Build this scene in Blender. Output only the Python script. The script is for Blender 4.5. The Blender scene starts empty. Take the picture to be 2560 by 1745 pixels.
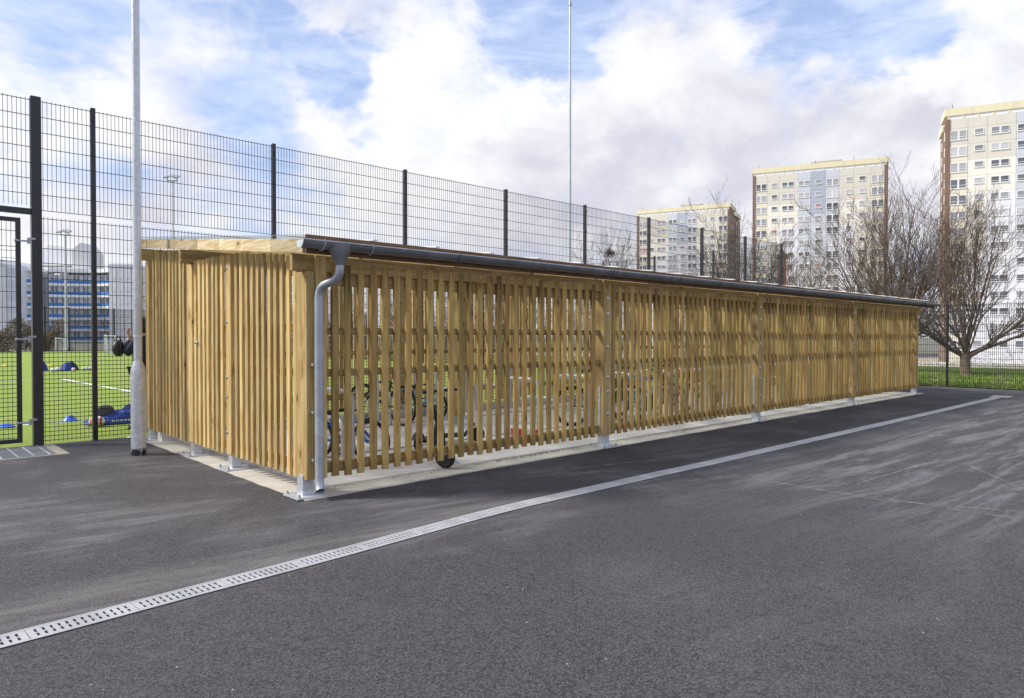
import bpy, math, random
from mathutils import Vector, Matrix, Euler

# ------------------------------------------------------------------ camera, sky, sun, exposure
S = bpy.context.scene
C = S.collection
R = math.radians
A1 = math.atan(1860 / 1738)
CAMX, CAMY, CAMZ = -2.994, -5.969, 1.5
cam_d = bpy.data.cameras.new('camera')
cam_d.sensor_width = 36
cam_d.lens = 1738 / 2560 * 36
cam_d.shift_y = -(31.5 - 1738 * math.tan(R(.8))) / 2560
cam_d.clip_end = 6000
cam_d.clip_start = .05
cam = bpy.data.objects.new('camera', cam_d)
C.objects.link(cam)
cam.location = (CAMX, CAMY, CAMZ)
cam.rotation_euler = (R(89.2), 0, A1 - math.pi / 2)
S.camera = cam
S.view_settings.view_transform = 'Standard'
S.view_settings.look = 'None'
S.view_settings.exposure = 0.67
S.view_settings.gamma = 1.0
S.view_settings.use_curve_mapping = False

SUN_AZ = Vector((-.78, .60)).normalized()
SUN_EL = R(40)
sun_d = bpy.data.lights.new('sun', 'SUN')
sun_d.energy = 2.8
sun_d.angle = R(9)
sun_d.color = (1, .95, .86)
sun = bpy.data.objects.new('sun', sun_d)
C.objects.link(sun)
sdir = Vector((SUN_AZ.x * math.cos(SUN_EL), SUN_AZ.y * math.cos(SUN_EL), math.sin(SUN_EL)))
sun.rotation_euler = (-sdir).to_track_quat('-Z', 'Y').to_euler()
sun.location = (-20, 5, 30)

FV = Vector((math.cos(A1), math.sin(A1), 0))
RV = Vector((math.sin(A1), -math.cos(A1), 0))


def skydir(px, py):
    return (FV + RV * ((px - 1280) / 1738) + Vector((0, 0, (841 - py) / 1738))).normalized()


world = bpy.data.worlds.new('World')
S.world = world
world.use_nodes = True


class NT:
    """small helper to write node trees"""

    def __init__(s, tree):
        s.t = tree
        tree.nodes.clear()

    def n(s, kind, ins=None, **props):
        nd = s.t.nodes.new(kind)
        for k, v in props.items():
            setattr(nd, k, v)
        if ins:
            for k, v in ins.items():
                s.set(nd, k, v)
        return nd

    def set(s, nd, k, v):
        sock = nd.inputs[k]
        if isinstance(v, bpy.types.NodeSocket):
            s.t.links.new(v, sock)
        elif isinstance(v, bpy.types.Node):
            s.t.links.new(v.outputs[0], sock)
        else:
            if isinstance(v, (tuple, list)) and len(v) == 3 and sock.type == 'RGBA':
                v = (*v, 1)
            sock.default_value = v

    def m(s, op, a, b=0.0, c=0.0):
        return s.n('ShaderNodeMath', {0: a, 1: b, 2: c}, operation=op).outputs[0]

    def vm(s, op, a, b=(0, 0, 0)):
        nd = s.n('ShaderNodeVectorMath', {0: a}, operation=op)
        if op == 'SCALE':
            s.set(nd, 3, b)
        else:
            s.set(nd, 1, b)
        return nd.outputs['Value'] if op in ('DOT_PRODUCT', 'LENGTH', 'DISTANCE') else nd.outputs[0]

    def mix(s, f, a, b, mode='MIX'):
        nd = s.n('ShaderNodeMix', data_type='RGBA', blend_type=mode)
        nd.clamp_factor = True
        for k, v in ((0, f), (6, a), (7, b)):
            s.set(nd, k, v)
        return nd.outputs[2]

    def ss(s, v, lo, hi, a=0.0, b=1.0, kind='SMOOTHSTEP'):
        return s.n('ShaderNodeMapRange', {0: v, 1: lo, 2: hi, 3: a, 4: b}, interpolation_type=kind).outputs[0]

    def noise(s, vec, scale, detail=4, rough=.5, dist=0.0):
        nd = s.n('ShaderNodeTexNoise', {'Scale': scale, 'Detail': detail, 'Roughness': rough, 'Distortion': dist})
        if vec is not None:
            s.set(nd, 'Vector', vec)
        return nd.outputs[0]


CW = .65


def build_world():
    w = NT(world.node_tree)
    d = w.n('ShaderNodeTexCoord').outputs['Generated']
    sky = w.n('ShaderNodeTexSky', sky_type='NISHITA', sun_disc=False, sun_elevation=SUN_EL,
              sun_rotation=math.atan2(SUN_AZ.x, SUN_AZ.y), air_density=1.0, dust_density=.6, ozone_density=1.6)
    sep = w.n('ShaderNodeSeparateXYZ', {0: d})
    plane = w.vm('MULTIPLY', d, (3.2, 3.2, 5.0))
    n1 = w.noise(plane, 1.55, 10, .60, .25)
    n1 = w.m('ADD', w.m('MULTIPLY', w.m('SUBTRACT', n1, .5), 1.9), .5)
    n2 = w.noise(w.vm('ADD', plane, (7.3, 2.1, 0)), .75, 4, .5, .2)
    wob = w.n('ShaderNodeTexNoise', {'Vector': plane, 'Scale': 2.6, 'Detail': 5, 'Roughness': .6})
    dw = w.vm('NORMALIZE', w.vm('ADD', d, w.vm('SCALE', w.vm('SUBTRACT', wob.outputs[1], (.5, .5, .5)), .20)))

    def blobs(lst):
        tot = 0.0
        for px, py, rad, wt in lst:
            c = skydir(px, py)
            dot = w.vm('DOT_PRODUCT', dw, tuple(c))
            v = w.ss(dot, math.cos(R(rad)), 1.0, 0, wt)
            tot = w.m('ADD', v, tot)
        return tot
    # the clouds of the day: breaks of blue (negative) and heaps of white (positive)
    cov = blobs([(850, 185, 3.6, -.30), (740, 150, 3.5, -.18), (400, 30, 9, -.22), (80, 60, 7, -.22), (640, 330, 5, -.16), (240, 420, 4, -.12),
                 (1400, 160, 4.0, -.30), (1520, 60, 9, -.10), (1340, 30, 6, -.26), (2230, 15, 6, -.40), (1900, 10, 8, -.22), (900, 310, 3, -.25), (1480, 110, 4, -.12),
                 (1130, 150, 7, .30), (1020, 350, 8, .22), (160, 230, 7, .16), (470, 150, 5, .14), (1700, 260, 9, .22), (2000, 330, 10, .25),
                 (2420, 200, 9, .30), (2250, 400, 8, .34), (2050, 520, 8, .25), (1500, 250, 6, .12), (1400, 420, 9, .2), (300, 560, 8, .16), (900, 560, 8, .2), (1750, 480, 9, .2)])
    low = w.ss(sep.outputs[2], .28, .0, 0, .16)
    dens = w.m('ADD', w.m('ADD', n1, cov), low)
    dens = w.m('ADD', dens, w.m('MULTIPLY', w.m('SUBTRACT', n2, .5), .25))
    alpha = w.ss(dens, .28, .80)
    n3 = w.noise(w.vm('ADD', plane, (.25, .1, .55)), 1.55, 8, .58, .25)
    n3 = w.m('ADD', w.m('MULTIPLY', w.m('SUBTRACT', n3, .5), 1.5), .5)
    grey = blobs([(1800, 330, 9, .22), (1480, 400, 8, .16), (2100, 420, 8, .14), (1650, 520, 7, .10), (700, 480, 7, .10), (2450, 330, 7, .08),
                  (1100, 180, 8, -.30), (1680, 430, 4, -.16), (2450, 90, 6, -.2), (2230, 450, 7, .16), (1350, 520, 8, .14), (500, 540, 8, .12), (1950, 220, 6, .08), (170, 210, 8, -.2), (1000, 360, 7, -.16)])
    g = w.ss(w.m('ADD', n3, grey), .36, .92)
    cloud = w.mix(g, (CW, CW, CW * 1.02), (.44, .44, .51))
    blue = w.mix(.5, w.vm('SCALE', sky.outputs[0], .10), (.25, .36, .63))
    thin = w.ss(w.noise(w.vm('MULTIPLY', d, (3.2, 3.2, 11)), 2.2, 7, .62, .5), .32, .70, .2, .78)
    blue = w.mix(thin, blue, (.51, .57, .75))
    col = w.mix(alpha, blue, cloud)
    col = w.mix(w.ss(sep.outputs[2], .12, 0, 0, .35), col, (.56, .56, .615))
    bg = w.n('ShaderNodeBackground', {0: col, 1: 1.0})
    out = w.n('ShaderNodeOutputWorld', {0: bg})


build_world()

# ------------------------------------------------------------------ mesh helpers
rng = random.Random(7)


class MB:
    def __init__(s):
        s.v = []
        s.f = []

    def box(s, x0, x1, y0, y1, z0, z1):
        b = len(s.v)
        s.v += [(x0, y0, z0), (x1, y0, z0), (x1, y1, z0), (x0, y1, z0), (x0, y0, z1), (x1, y0, z1), (x1, y1, z1), (x0, y1, z1)]
        s.f += [tuple(b + i for i in q) for q in ((0, 3, 2, 1), (4, 5, 6, 7), (0, 1, 5, 4), (1, 2, 6, 5), (2, 3, 7, 6), (3, 0, 4, 7))]
        return s

    def bbox(s, x0, x1, y0, y1, z0, z1, c=.004):
        """box whose four long (z) edges and rims are chamfered"""
        ring = lambda i: [(x0 + c + i, y0 + i), (x1 - c - i, y0 + i), (x1 - i, y0 + c + i), (x1 - i, y1 - c - i), (x1 - c - i, y1 - i), (x0 + c + i, y1 - i),
                          (x0 + i, y1 - c - i), (x0 + i, y0 + c + i)]
        b = len(s.v)
        for z, i in ((z0, c * .6), (z0 + c, 0), (z1 - c, 0), (z1, c * .6)):
            s.v += [(x, y, z) for x, y in ring(i)]
        for k in range(3):
            for i in range(8):
                j = (i + 1) % 8
                s.f.append((b + k * 8 + i, b + k * 8 + j, b + k * 8 + 8 + j, b + k * 8 + 8 + i))
        s.f.append(tuple(b + 7 - i for i in range(8)))
        s.f.append(tuple(b + 24 + i for i in range(8)))
        return s

    def tube(s, path, r, n=8, cap=True, closed=False):
        P = [Vector(p) for p in path]
        rs = r if isinstance(r, (list, tuple)) else [r] * len(P)
        b = len(s.v)
        up = None
        m = len(P)
        for i, p in enumerate(P):
            if closed:
                t = (P[(i + 1) % m] - P[i - 1]).normalized()
            else:
                t = (P[min(i + 1, m - 1)] - P[max(i - 1, 0)]).normalized()
            if up is None:
                a = Vector((0, 0, 1)) if abs(t.z) < .9 else Vector((1, 0, 0))
                up = (a - t * a.dot(t)).normalized()
            else:
                up = up - t * up.dot(t)
                up = up.normalized() if up.length > 1e-6 else t.orthogonal().normalized()
            sd = t.cross(up)
            for k in range(n):
                a = 2 * math.pi * k / n
                q = p + up * (math.cos(a) * rs[i]) + sd * (math.sin(a) * rs[i])
                s.v.append(tuple(q))
        for i in range(m if closed else m - 1):
            j = (i + 1) % m
            for k in range(n):
                l = (k + 1) % n
                s.f.append((b + i * n + k, b + i * n + l, b + j * n + l, b + j * n + k))
        if cap and not closed:
            s.f.append(tuple(b + n - 1 - k for k in range(n)))
            s.f.append(tuple(b + (m - 1) * n + k for k in range(n)))
        return s

    def cyl(s, p0, p1, r, n=12):
        return s.tube([p0, p1], r, n)

    def lathe(s, prof, n=24, c=(0, 0, 0)):
        b = len(s.v)
        for r, z in prof:
            for k in range(n):
                a = 2 * math.pi * k / n
                s.v.append((c[0] + r * math.cos(a), c[1] + r * math.sin(a), c[2] + z))
        for i in range(len(prof) - 1):
            for k in range(n):
                l = (k + 1) % n
                s.f.append((b + i * n + k, b + i * n + l, b + i * n + n + l, b + i * n + n + k))
        s.f.append(tuple(b + n - 1 - k for k in range(n)))
        s.f.append(tuple(b + (len(prof) - 1) * n + k for k in range(n)))
        return s

    def prism(s, poly, y0, y1, plane='xz'):
        """extrude a closed outline; plane 'xz' -> along y, 'xy' -> along z, 'yz' -> along x"""
        mk = {'xz': lambda a, b, t: (a, t, b), 'xy': lambda a, b, t: (a, b, t), 'yz': lambda a, b, t: (t, a, b)}[plane]
        b = len(s.v)
        n = len(poly)
        s.v += [mk(p[0], p[1], y0) for p in poly] + [mk(p[0], p[1], y1) for p in poly]
        s.f.append(tuple(range(b, b + n)))
        s.f.append(tuple(range(b + 2 * n - 1, b + n - 1, -1)))
        for i in range(n):
            j = (i + 1) % n
            s.f.append((b + i, b + n + i, b + n + j, b + j))
        return s

    def ball(s, c, rx, ry=None, rz=None, n=12, m=8, M=None):
        ry = ry or rx
        rz = rz or rx
        b = len(s.v)
        for i in range(m + 1):
            th = math.pi * i / m
            for k in range(n):
                a = 2 * math.pi * k / n
                q = Vector((rx * math.sin(th) * math.cos(a), ry * math.sin(th) * math.sin(a), rz * math.cos(th)))
                if M:
                    q = M @ q
                s.v.append((c[0] + q.x, c[1] + q.y, c[2] + q.z))
        for i in range(m):
            for k in range(n):
                l = (k + 1) % n
                s.f.append((b + i * n + k, b + i * n + n + k, b + i * n + n + l, b + i * n + l))
        return s

    def mesh(s, name, mat, smooth=False):
        me = bpy.data.meshes.new(name)
        me.from_pydata(s.v, [], s.f)
        import bmesh
        bm = bmesh.new()
        bm.from_mesh(me)
        if smooth:
            bmesh.ops.remove_doubles(bm, verts=bm.verts, dist=1e-5)
        bmesh.ops.recalc_face_normals(bm, faces=bm.faces)
        bm.to_mesh(me)
        bm.free()
        if mat:
            me.materials.append(mat)
        if smooth:
            for p in me.polygons:
                p.use_smooth = True
            me.set_sharp_from_angle(angle=R(40))
        return me

    def obj(s, name, mat, parent=None, loc=(0, 0, 0), rot=(0, 0, 0), smooth=False):
        return add(name, s.mesh(name, mat, smooth), parent, loc, rot)


def add(name, me, parent=None, loc=(0, 0, 0), rot=(0, 0, 0)):
    o = bpy.data.objects.new(name, me)
    C.objects.link(o)
    o.parent = parent
    o.location = loc
    o.rotation_euler = rot
    return o


def thing(name, label, cat, loc=(0, 0, 0), rz=0, group=None):
    o = add(name, None, None, loc, (0, 0, rz))
    o.empty_display_size = .2
    return tag(o, label, cat, group)


def tag(o, label, cat, group=None):
    o['label'] = label
    o['category'] = cat
    if group:
        o['group'] = group
    return o


def struct(o):
    o['kind'] = 'structure'
    return o


def copy_tree(o, parent=None):
    c = o.copy()
    C.objects.link(c)
    c.parent = parent
    for ch in list(o.children):
        copy_tree(ch, c)
    return c


# ------------------------------------------------------------------ materials
def mat(name):
    m = bpy.data.materials.new(name)
    m.use_nodes = True
    return m, NT(m.node_tree)


def finish(m, w, col, rough=.6, metal=0.0, bump=None, bs=.3, bd=.01, spec=.5):
    p = w.n('ShaderNodeBsdfPrincipled', {'Base Color': col, 'Roughness': rough, 'Metallic': metal, 'Specular IOR Level': spec})
    if bump is not None:
        b = w.n('ShaderNodeBump', {'Height': bump, 'Strength': bs, 'Distance': bd})
        w.set(p, 'Normal', b.outputs[0])
    w.n('ShaderNodeOutputMaterial', {0: p})
    return m


def plain(name, col, rough=.6, metal=0.0, var=.12, scale=6.0, spec=.5):
    m, w = mat(name)
    co = w.n('ShaderNodeTexCoord').outputs['Object']
    n = w.noise(co, scale, 6, .6)
    c = w.mix(w.ss(n, .3, .7), tuple(x * (1 - var) for x in col), tuple(min(1, x * (1 + var)) for x in col))
    rr = w.ss(n, .2, .8, max(0, rough - .08), min(1, rough + .08))
    return finish(m, w, c, rr, metal, n, .05, .005, spec)


def wood(name, axis, a, b, dark=1.0, damp=0.0):
    """sawn softwood: grain along one axis, knots, a tint of its own for every piece"""
    m, w = mat(name)
    co = w.n('ShaderNodeTexCoord').outputs['Object']
    rnd = w.n('ShaderNodeObjectInfo').outputs['Random']
    off = w.n('ShaderNodeCombineXYZ', {0: w.m('MULTIPLY', rnd, 37.0), 1: w.m('MULTIPLY', rnd, 91.0), 2: w.m('MULTIPLY', rnd, 57.0)}).outputs[0]
    v = w.vm('ADD', co, off)
    sc = [1.0, 1.0, 1.0]
    sc['xyz'.index(axis)] = .05
    # the grain bends round the knots
    sc2 = [1.0, 1.0, 1.0]
    sc2['xyz'.index(axis)] = .42
    kv = w.vm('MULTIPLY', v, tuple(sc2))
    vor = w.n('ShaderNodeTexVoronoi', {'Vector': kv, 'Scale': 8.0})
    pick = w.m('GREATER_THAN', w.n('ShaderNodeSeparateColor', {0: vor.outputs['Color']}).outputs[0], .5)
    knot = w.m('MULTIPLY', w.ss(vor.outputs['Distance'], .17, .05), pick)
    halo = w.m('MULTIPLY', w.ss(vor.outputs['Distance'], .48, .1), pick)
    g = w.vm('ADD', w.vm('MULTIPLY', v, tuple(sc)), w.vm('SCALE', (1, 1, 1), w.m('MULTIPLY', halo, .03)))
    fine = w.noise(g, 160, 3, .6)
    rings = w.noise(g, 30, 5, .62, .8)
    r2 = w.m('FRACT', w.m('MULTIPLY', rnd, 13.7))
    r3 = w.m('FRACT', w.m('MULTIPLY', rnd, 29.3))
    r4 = w.m('FRACT', w.m('MULTIPLY', rnd, 47.9))
    base = w.mix(r2, a, b)
    blot = w.noise(v, 2.4, 4, .55)
    base = w.mix(w.ss(blot, .38, .7, 0, .5), base, tuple(x * y for x, y in zip(a, (.66, .72, .55))))
    base = w.mix(w.ss(rings, .42, .60, 0, .72), base, tuple(x * y for x, y in zip(b, (.60, .50, .36))))
    base = w.mix(w.ss(fine, .35, .75, 0, .3), base, tuple(x * .55 for x in b))
    base = w.mix(w.m('MULTIPLY', halo, .5), base, tuple(x * y for x, y in zip(b, (.55, .42, .26))))
    base = w.mix(w.m('MULTIPLY', knot, .9), base, (.09, .05, .022))
    if damp:
        # rain stain running down from the top of some boards
        z = w.n('ShaderNodeSeparateXYZ', {0: co}).outputs[2]
        st = w.ss(w.m('ADD', z, w.m('MULTIPLY', w.m('SUBTRACT', rings, .5), 1.2)), 1.45, 2.1)
        st = w.m('MULTIPLY', st, w.ss(r4, .35, 1.0, 0, damp))
        base = w.mix(st, base, w.vm('SCALE', base, .30))
        low = w.m('MULTIPLY', w.ss(w.m('ADD', z, w.m('MULTIPLY', w.m('SUBTRACT', rings, .5), .3)), .16, .0), .35)
        base = w.mix(low, base, w.vm('SCALE', base, .45))
    br = w.ss(r3, 0, 1, .70 * dark, 1.14 * dark)
    col = w.vm('SCALE', base, br)
    return finish(m, w, col, .72, 0, w.m('ADD', fine, w.m('MULTIPLY', rings, .8)), .22, .003, .25)


WA, WB = (.70, .545, .255), (.69, .475, .205)
M_SLAT = wood('treated slat wood', 'z', WA, WB)
M_SLATF = wood('weathered slat wood', 'z', (.585, .445, .165), (.62, .395, .145), 1.0, .85)
M_BEAM = wood('treated beam wood', 'x', (.58, .44, .20), (.58, .39, .18), .9)
M_BEAMY = wood('treated cross wood', 'y', WA, WB, .95)
M_PLANK = wood('verge wood', 'y', (.75, .62, .41), (.72, .57, .35), 1.02)
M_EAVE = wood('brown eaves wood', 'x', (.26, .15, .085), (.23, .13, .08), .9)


def galv(name, col=(.58, .60, .63), rough=.42, metal=.45, scale=30):
    m, w = mat(name)
    co = w.n('ShaderNodeTexCoord').outputs['Object']
    vor = w.n('ShaderNodeTexVoronoi', {'Vector': co, 'Scale': scale})
    pk = w.n('ShaderNodeSeparateColor', {0: vor.outputs['Color']}).outputs[0]
    big = w.noise(w.vm('MULTIPLY', co, (1, 1, .25)), 3.5, 5, .6)
    f = w.m('ADD', w.m('MULTIPLY', pk, .22), w.m('MULTIPLY', big, .78))
    c = w.mix(w.ss(f, .25, .75), tuple(x * .8 for x in col), tuple(min(1, x * 1.15) for x in col))
    return finish(m, w, c, w.ss(f, .2, .8, rough - .1, rough + .12), metal, big, .04, .003)


M_GALV = galv('galvanised steel')
M_GALVD = galv('dull galvanised steel', (.40, .42, .46), .5, .6)
M_ZINC = galv('zinc gutter', (.20, .205, .22), .42, .5, 5)  # darker than the pipe zinc: underside shade put into the colour
M_PIPE = galv('zinc pipe', (.40, .42, .46), .42, .5, 5)
M_BLACK = plain('black powder coat', (.012, .012, .015), .42, 0, .2, 9)
M_POST = plain('black post coat', (.022, .022, .027), .38, 0, .2, 9)
M_RUBBER = plain('black rubber', (.014, .014, .015), .75, 0, .25, 12)
M_DARK = plain('dark plastic', (.02, .02, .022), .5)
M_HOLE = plain('dark void', (.008, .008, .008), .9)
M_BOLT = galv('zinc bolt', (.62, .64, .68), .3, .85, 60)
M_WHITE = plain('white paint', (.78, .79, .80), .45, 0, .05)
M_BLUE = plain('blue bike paint', (.012, .16, .55), .3, 0, .1)
M_TEAL = plain('light blue bike paint', (.05, .35, .6), .3, 0, .1)
M_SILV = plain('silver paint', (.45, .46, .48), .35, .5, .1)
M_RED = plain('red plastic', (.62, .03, .02), .45, 0, .1)
M_YEL = plain('yellow plastic', (.75, .55, .03), .5, 0, .1)
M_ORG = plain('orange plastic', (.75, .2, .03), .5, 0, .1)
M_NAVY = plain('blue sports cloth', (.012, .045, .26), .75, 0, .35, 9)
M_CLOTHD = plain('dark navy cloth', (.012, .016, .04), .85, 0, .3, 20)
M_BROWN = plain('brown fabric', (.09, .05, .03), .8, 0, .2)
M_SKIN = plain('skin', (.55, .33, .24), .5, 0, .06, 20)
M_HAIR = plain('brown hair', (.045, .025, .015), .55, 0, .4, 60)
M_CONEB = plain('blue cone', (.05, .14, .62), .45, 0, .1)


def asphalt_mat():
    m, w = mat('asphalt')
    p = w.n('ShaderNodeNewGeometry').outputs['Position']
    vor = w.n('ShaderNodeTexVoronoi', {'Vector': p, 'Scale': 115.0})
    pk = w.n('ShaderNodeSeparateColor', {0: vor.outputs['Color']})
    fine = w.noise(p, 105, 3, .7)
    mid = w.noise(p, 9, 4, .6)
    patch = w.noise(p, .55, 6, .62, .6)
    patch2 = w.noise(w.vm('MULTIPLY', w.n('ShaderNodeVectorRotate', {'Vector': p, 'Angle': .05}, rotation_type='Z_AXIS').outputs[0], (.30, 2.6, 1)), 1.5, 8, .72, .5)
    wide = w.noise(w.vm('ADD', p, (31, 12, 0)), .16, 3, .5)
    base = w.mix(w.ss(pk.outputs[0], 0, 1), (.026, .024, .028), (.132, .122, .133))
    base = w.mix(w.ss(fine, .36, .62, 0, .7), base, (.030, .028, .032))
    base = w.mix(w.ss(mid, .4, .75, 0, .25), base, (.095, .088, .092))
    base = w.mix(w.ss(wide, .4, .65, 0, .35), base, (.056, .052, .058))
    brush = w.noise(w.vm('MULTIPLY', w.n('ShaderNodeVectorRotate', {'Vector': p, 'Angle': .12}, rotation_type='Z_AXIS').outputs[0], (.5, 4, 1)), 1.6, 7, .7, .4)
    dust = w.m('MULTIPLY', w.m('MULTIPLY', w.ss(patch, .43, .64, 0, 1), w.ss(brush, .40, .62, .25, 1)), w.ss(fine, .38, .62, .3, 1))
    sp_ = w.n('ShaderNodeSeparateXYZ', {0: p})
    worn = w.ss(sp_.outputs[1], -2.6, -1.7, .28, 1)
    base = w.mix(w.m('MULTIPLY', w.m('MULTIPLY', dust, worn), .8), base, (.215, .205, .212))
    # scuffs and dry dust on the side of the yard where cars turn
    sep = w.n('ShaderNodeSeparateXYZ', {0: p})
    east = w.m('MULTIPLY', w.ss(sep.outputs[0], 1.6, 5), w.ss(sep.outputs[1], -1.7, -2.6))
    sc = w.m('MULTIPLY', w.m('MULTIPLY', w.ss(patch2, .45, .63), east), w.ss(fine, .36, .64, .35, 1))
    base = w.mix(w.m('MULTIPLY', sc, .72), base, (.25, .235, .25))
    silt = w.m('MULTIPLY', w.ss(w.m('ADD', w.m('ABSOLUTE', w.m('SUBTRACT', sep.outputs[1], -1.45)), w.m('MULTIPLY', w.m('SUBTRACT', patch, .5), .9)), .42, .02), w.ss(w.m('MULTIPLY', fine, brush), .16, .36))
    base = w.mix(w.m('MULTIPLY', w.m('MULTIPLY', silt, .55), w.ss(sep.outputs[0], 2.6, .6)), base, (.24, .225, .21))
    # asphalt darkened in a strip along the shelter
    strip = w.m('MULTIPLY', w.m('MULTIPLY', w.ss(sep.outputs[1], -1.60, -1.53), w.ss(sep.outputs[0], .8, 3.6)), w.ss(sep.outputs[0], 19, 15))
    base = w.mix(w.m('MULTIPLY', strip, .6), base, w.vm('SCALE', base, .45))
    # tyre scrapes: thin arcs
    marks = 0.0
    flat = w.vm('MULTIPLY', p, (1, 1, 0))
    wig = w.noise(p, 1.3, 2, .5)
    for pl_ in (((2.43, -1.74), (3.43, -2.03), (4.17, -2.41)), ((2.5, -1.70), (3.47, -1.98), (4.3, -2.36)), ((3.87, -2.36), (3.83, -3.67), (4.25, -4.61)), ((3.91, -3.25), (3.95, -4.67)),
                ((3.7, -.86), (4.3, -1.15), (4.76, -1.63)), ((6.4, -3.7), (5.43, -4.35)), ((2.21, -.46), (3.75, -.91)), ((2.1, -.65), (3.0, -1.0), (3.52, -1.47)), ((5.67, -2.52), (9.98, -2.38)),
                ((4.4, -3.2), (6.6, -3.35))):
        for q0, q1 in zip(pl_, pl_[1:]):
            a_ = Vector((*q0, 0))
            b_ = Vector((*q1, 0))
            L_ = (b_ - a_).length
            dr_ = (b_ - a_) / L_
            nr_ = Vector((-dr_.y, dr_.x, 0))
            rel = w.vm('SUBTRACT', flat, tuple(a_))
            al = w.vm('DOT_PRODUCT', rel, tuple(dr_))
            ac = w.m('ABSOLUTE', w.m('ADD', w.vm('DOT_PRODUCT', rel, tuple(nr_)), w.m('MULTIPLY', w.m('SUBTRACT', wig, .5), .06)))
            on = w.m('MULTIPLY', w.ss(al, -.02, .05), w.ss(al, L_ + .02, L_ - .05))
            marks = w.m('ADD', marks, w.m('MULTIPLY', w.ss(ac, .02, .004), on))
    marks = w.m('MULTIPLY', marks, w.ss(mid, .35, .6))
    base = w.mix(w.m('MINIMUM', w.m('MULTIPLY', marks, .5), .6), base, (.30, .275, .25))
    # chips of pale stone
    v2 = w.n('ShaderNodeTexVoronoi', {'Vector': p, 'Scale': 11.0})
    k2 = w.n('ShaderNodeSeparateColor', {0: v2.outputs['Color']})
    chip = w.m('MULTIPLY', w.ss(v2.outputs['Distance'], .075, .05), w.m('GREATER_THAN', k2.outputs[1], .80))
    base = w.mix(w.m('MULTIPLY', chip, .8), base, (.42, .40, .38))
    h = w.m('ADD', w.m('MULTIPLY', vor.outputs['Distance'], 1.0), fine)
    return finish(m, w, base, w.ss(fine, .2, .8, .68, .92), 0, h, .55, .006, .35)


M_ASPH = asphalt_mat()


def concrete(name, col, sc=1.0):
    m, w = mat(name)
    p = w.n('ShaderNodeNewGeometry').outputs['Position']
    a = w.noise(p, 1.7 * sc, 8, .65, .3)
    b = w.noise(p, 45 * sc, 4, .6)
    c = w.mix(w.ss(a, .3, .72), tuple(x * .78 for x in col), tuple(min(1, x * 1.1) for x in col))
    c = w.mix(w.ss(b, .55, .8, 0, .35), c, tuple(x * .6 for x in col))
    return finish(m, w, c, .85, 0, w.m('ADD', b, a), .2, .004, .3)


M_SLAB = concrete('slab concrete', (.56, .52, .45))
M_FLOOR = concrete('floor concrete', (.76, .74, .71))
M_KERB = concrete('kerb concrete', (.60, .58, .54))
M_GRATE = concrete('drain grate', (.42, .42, .44), 1.6)
M_MATT = concrete('ribbed metal mat', (.20, .215, .245), 2)
M_ALU = plain('pale metal strip', (.6, .6, .6), .4, .4)
M_STONE = concrete('pale stone', (.45, .41, .34), 2)


def turf():
    m, w = mat('artificial turf')
    p = w.n('ShaderNodeNewGeometry').outputs['Position']
    f = w.noise(w.vm('MULTIPLY', p, (1, 1, 1)), 70, 4, .7)
    a = w.noise(p, .7, 5, .6)
    b = w.noise(p, 10, 4, .6)
    c = w.mix(w.ss(f, .25, .75), (.15, .23, .035), (.37, .45, .10))
    c = w.mix(w.ss(a, .35, .7, 0, .4), c, (.30, .40, .075))
    c = w.mix(w.ss(b, .4, .8, 0, .3), c, (.15, .22, .03))
    return finish(m, w, c, .85, 0, f, .8, .02, .15)


M_TURF = turf()


def grass_mat():
    m, w = mat('verge grass')
    p = w.n('ShaderNodeNewGeometry').outputs['Position']
    f = w.noise(p, 30, 5, .7)
    a = w.noise(p, .8, 5, .6)
    c = w.mix(w.ss(f, .3, .7), (.085, .14, .024), (.21, .29, .06))
    c = w.mix(w.ss(a, .4, .7, 0, .5), c, (.17, .19, .06))
    return finish(m, w, c, .9, 0, f, .8, .04, .1)


M_GRASS = grass_mat()
M_BLADE = plain('grass blade', (.18, .25, .05), .8, 0, .45, 1.3)
M_EARTH = concrete('far ground', (.20, .19, .15), .1)
M_LINE = plain('white line paint', (.72, .74, .68), .8, 0, .15, 4)
M_BARK = plain('grey brown bark', (.17, .13, .10), .9, 0, .4, 14)
M_TWIG = plain('twig bark', (.125, .09, .07), .9, 0, .4, 5)
M_TWIG2 = plain('reddish twig', (.22, .14, .10), .9, 0, .3, 3)
M_NEST = plain('nest twigs', (.09, .06, .035), .95, 0, .4, 12)
M_HEDGE = plain('dry hedge', (.19, .145, .095), .95, 0, .4, 2)


def paint(name, col, stain=.15):
    m, w = mat(name)
    p = w.n('ShaderNodeNewGeometry').outputs['Position']
    a = w.noise(w.vm('MULTIPLY', p, (1, 1, .12)), .9, 5, .65)
    b = w.noise(p, .25, 4, .6)
    c = w.mix(w.ss(a, .45, .8, 0, stain), col, tuple(x * .62 for x in col))
    c = w.mix(w.ss(b, .3, .7, 0, .15), c, tuple(min(1, x * 1.12) for x in col))
    return finish(m, w, c, .7, 0, None, spec=.3)


P_BEIGE = paint('beige render', (.68, .65, .57))  # tower renders from here are paled, distance haze put into their colour
P_CREAM = paint('cream render', (.78, .73, .60), .12)
P_PALE = paint('pale cream render', (.82, .79, .71), .1)
P_LILAC = paint('pale lilac render', (.79, .80, .85), .06)
P_LBLUE = paint('light blue render', (.59, .62, .675), .15)
P_MBLUE = paint('mid blue render', (.42, .46, .54), .15)
P_BAND = paint('stained yellow band', (.76, .70, .49), .5)
P_GREYB = paint('grey white render', (.72, .73, .78), .1)
P_GREYL = paint('light grey render', (.84, .84, .85), .1)
P_BLUEB = paint('blue balcony panel', (.07, .21, .50), .15)
P_GREYD = paint('grey roof cladding', (.62, .62, .63), .12)


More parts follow.
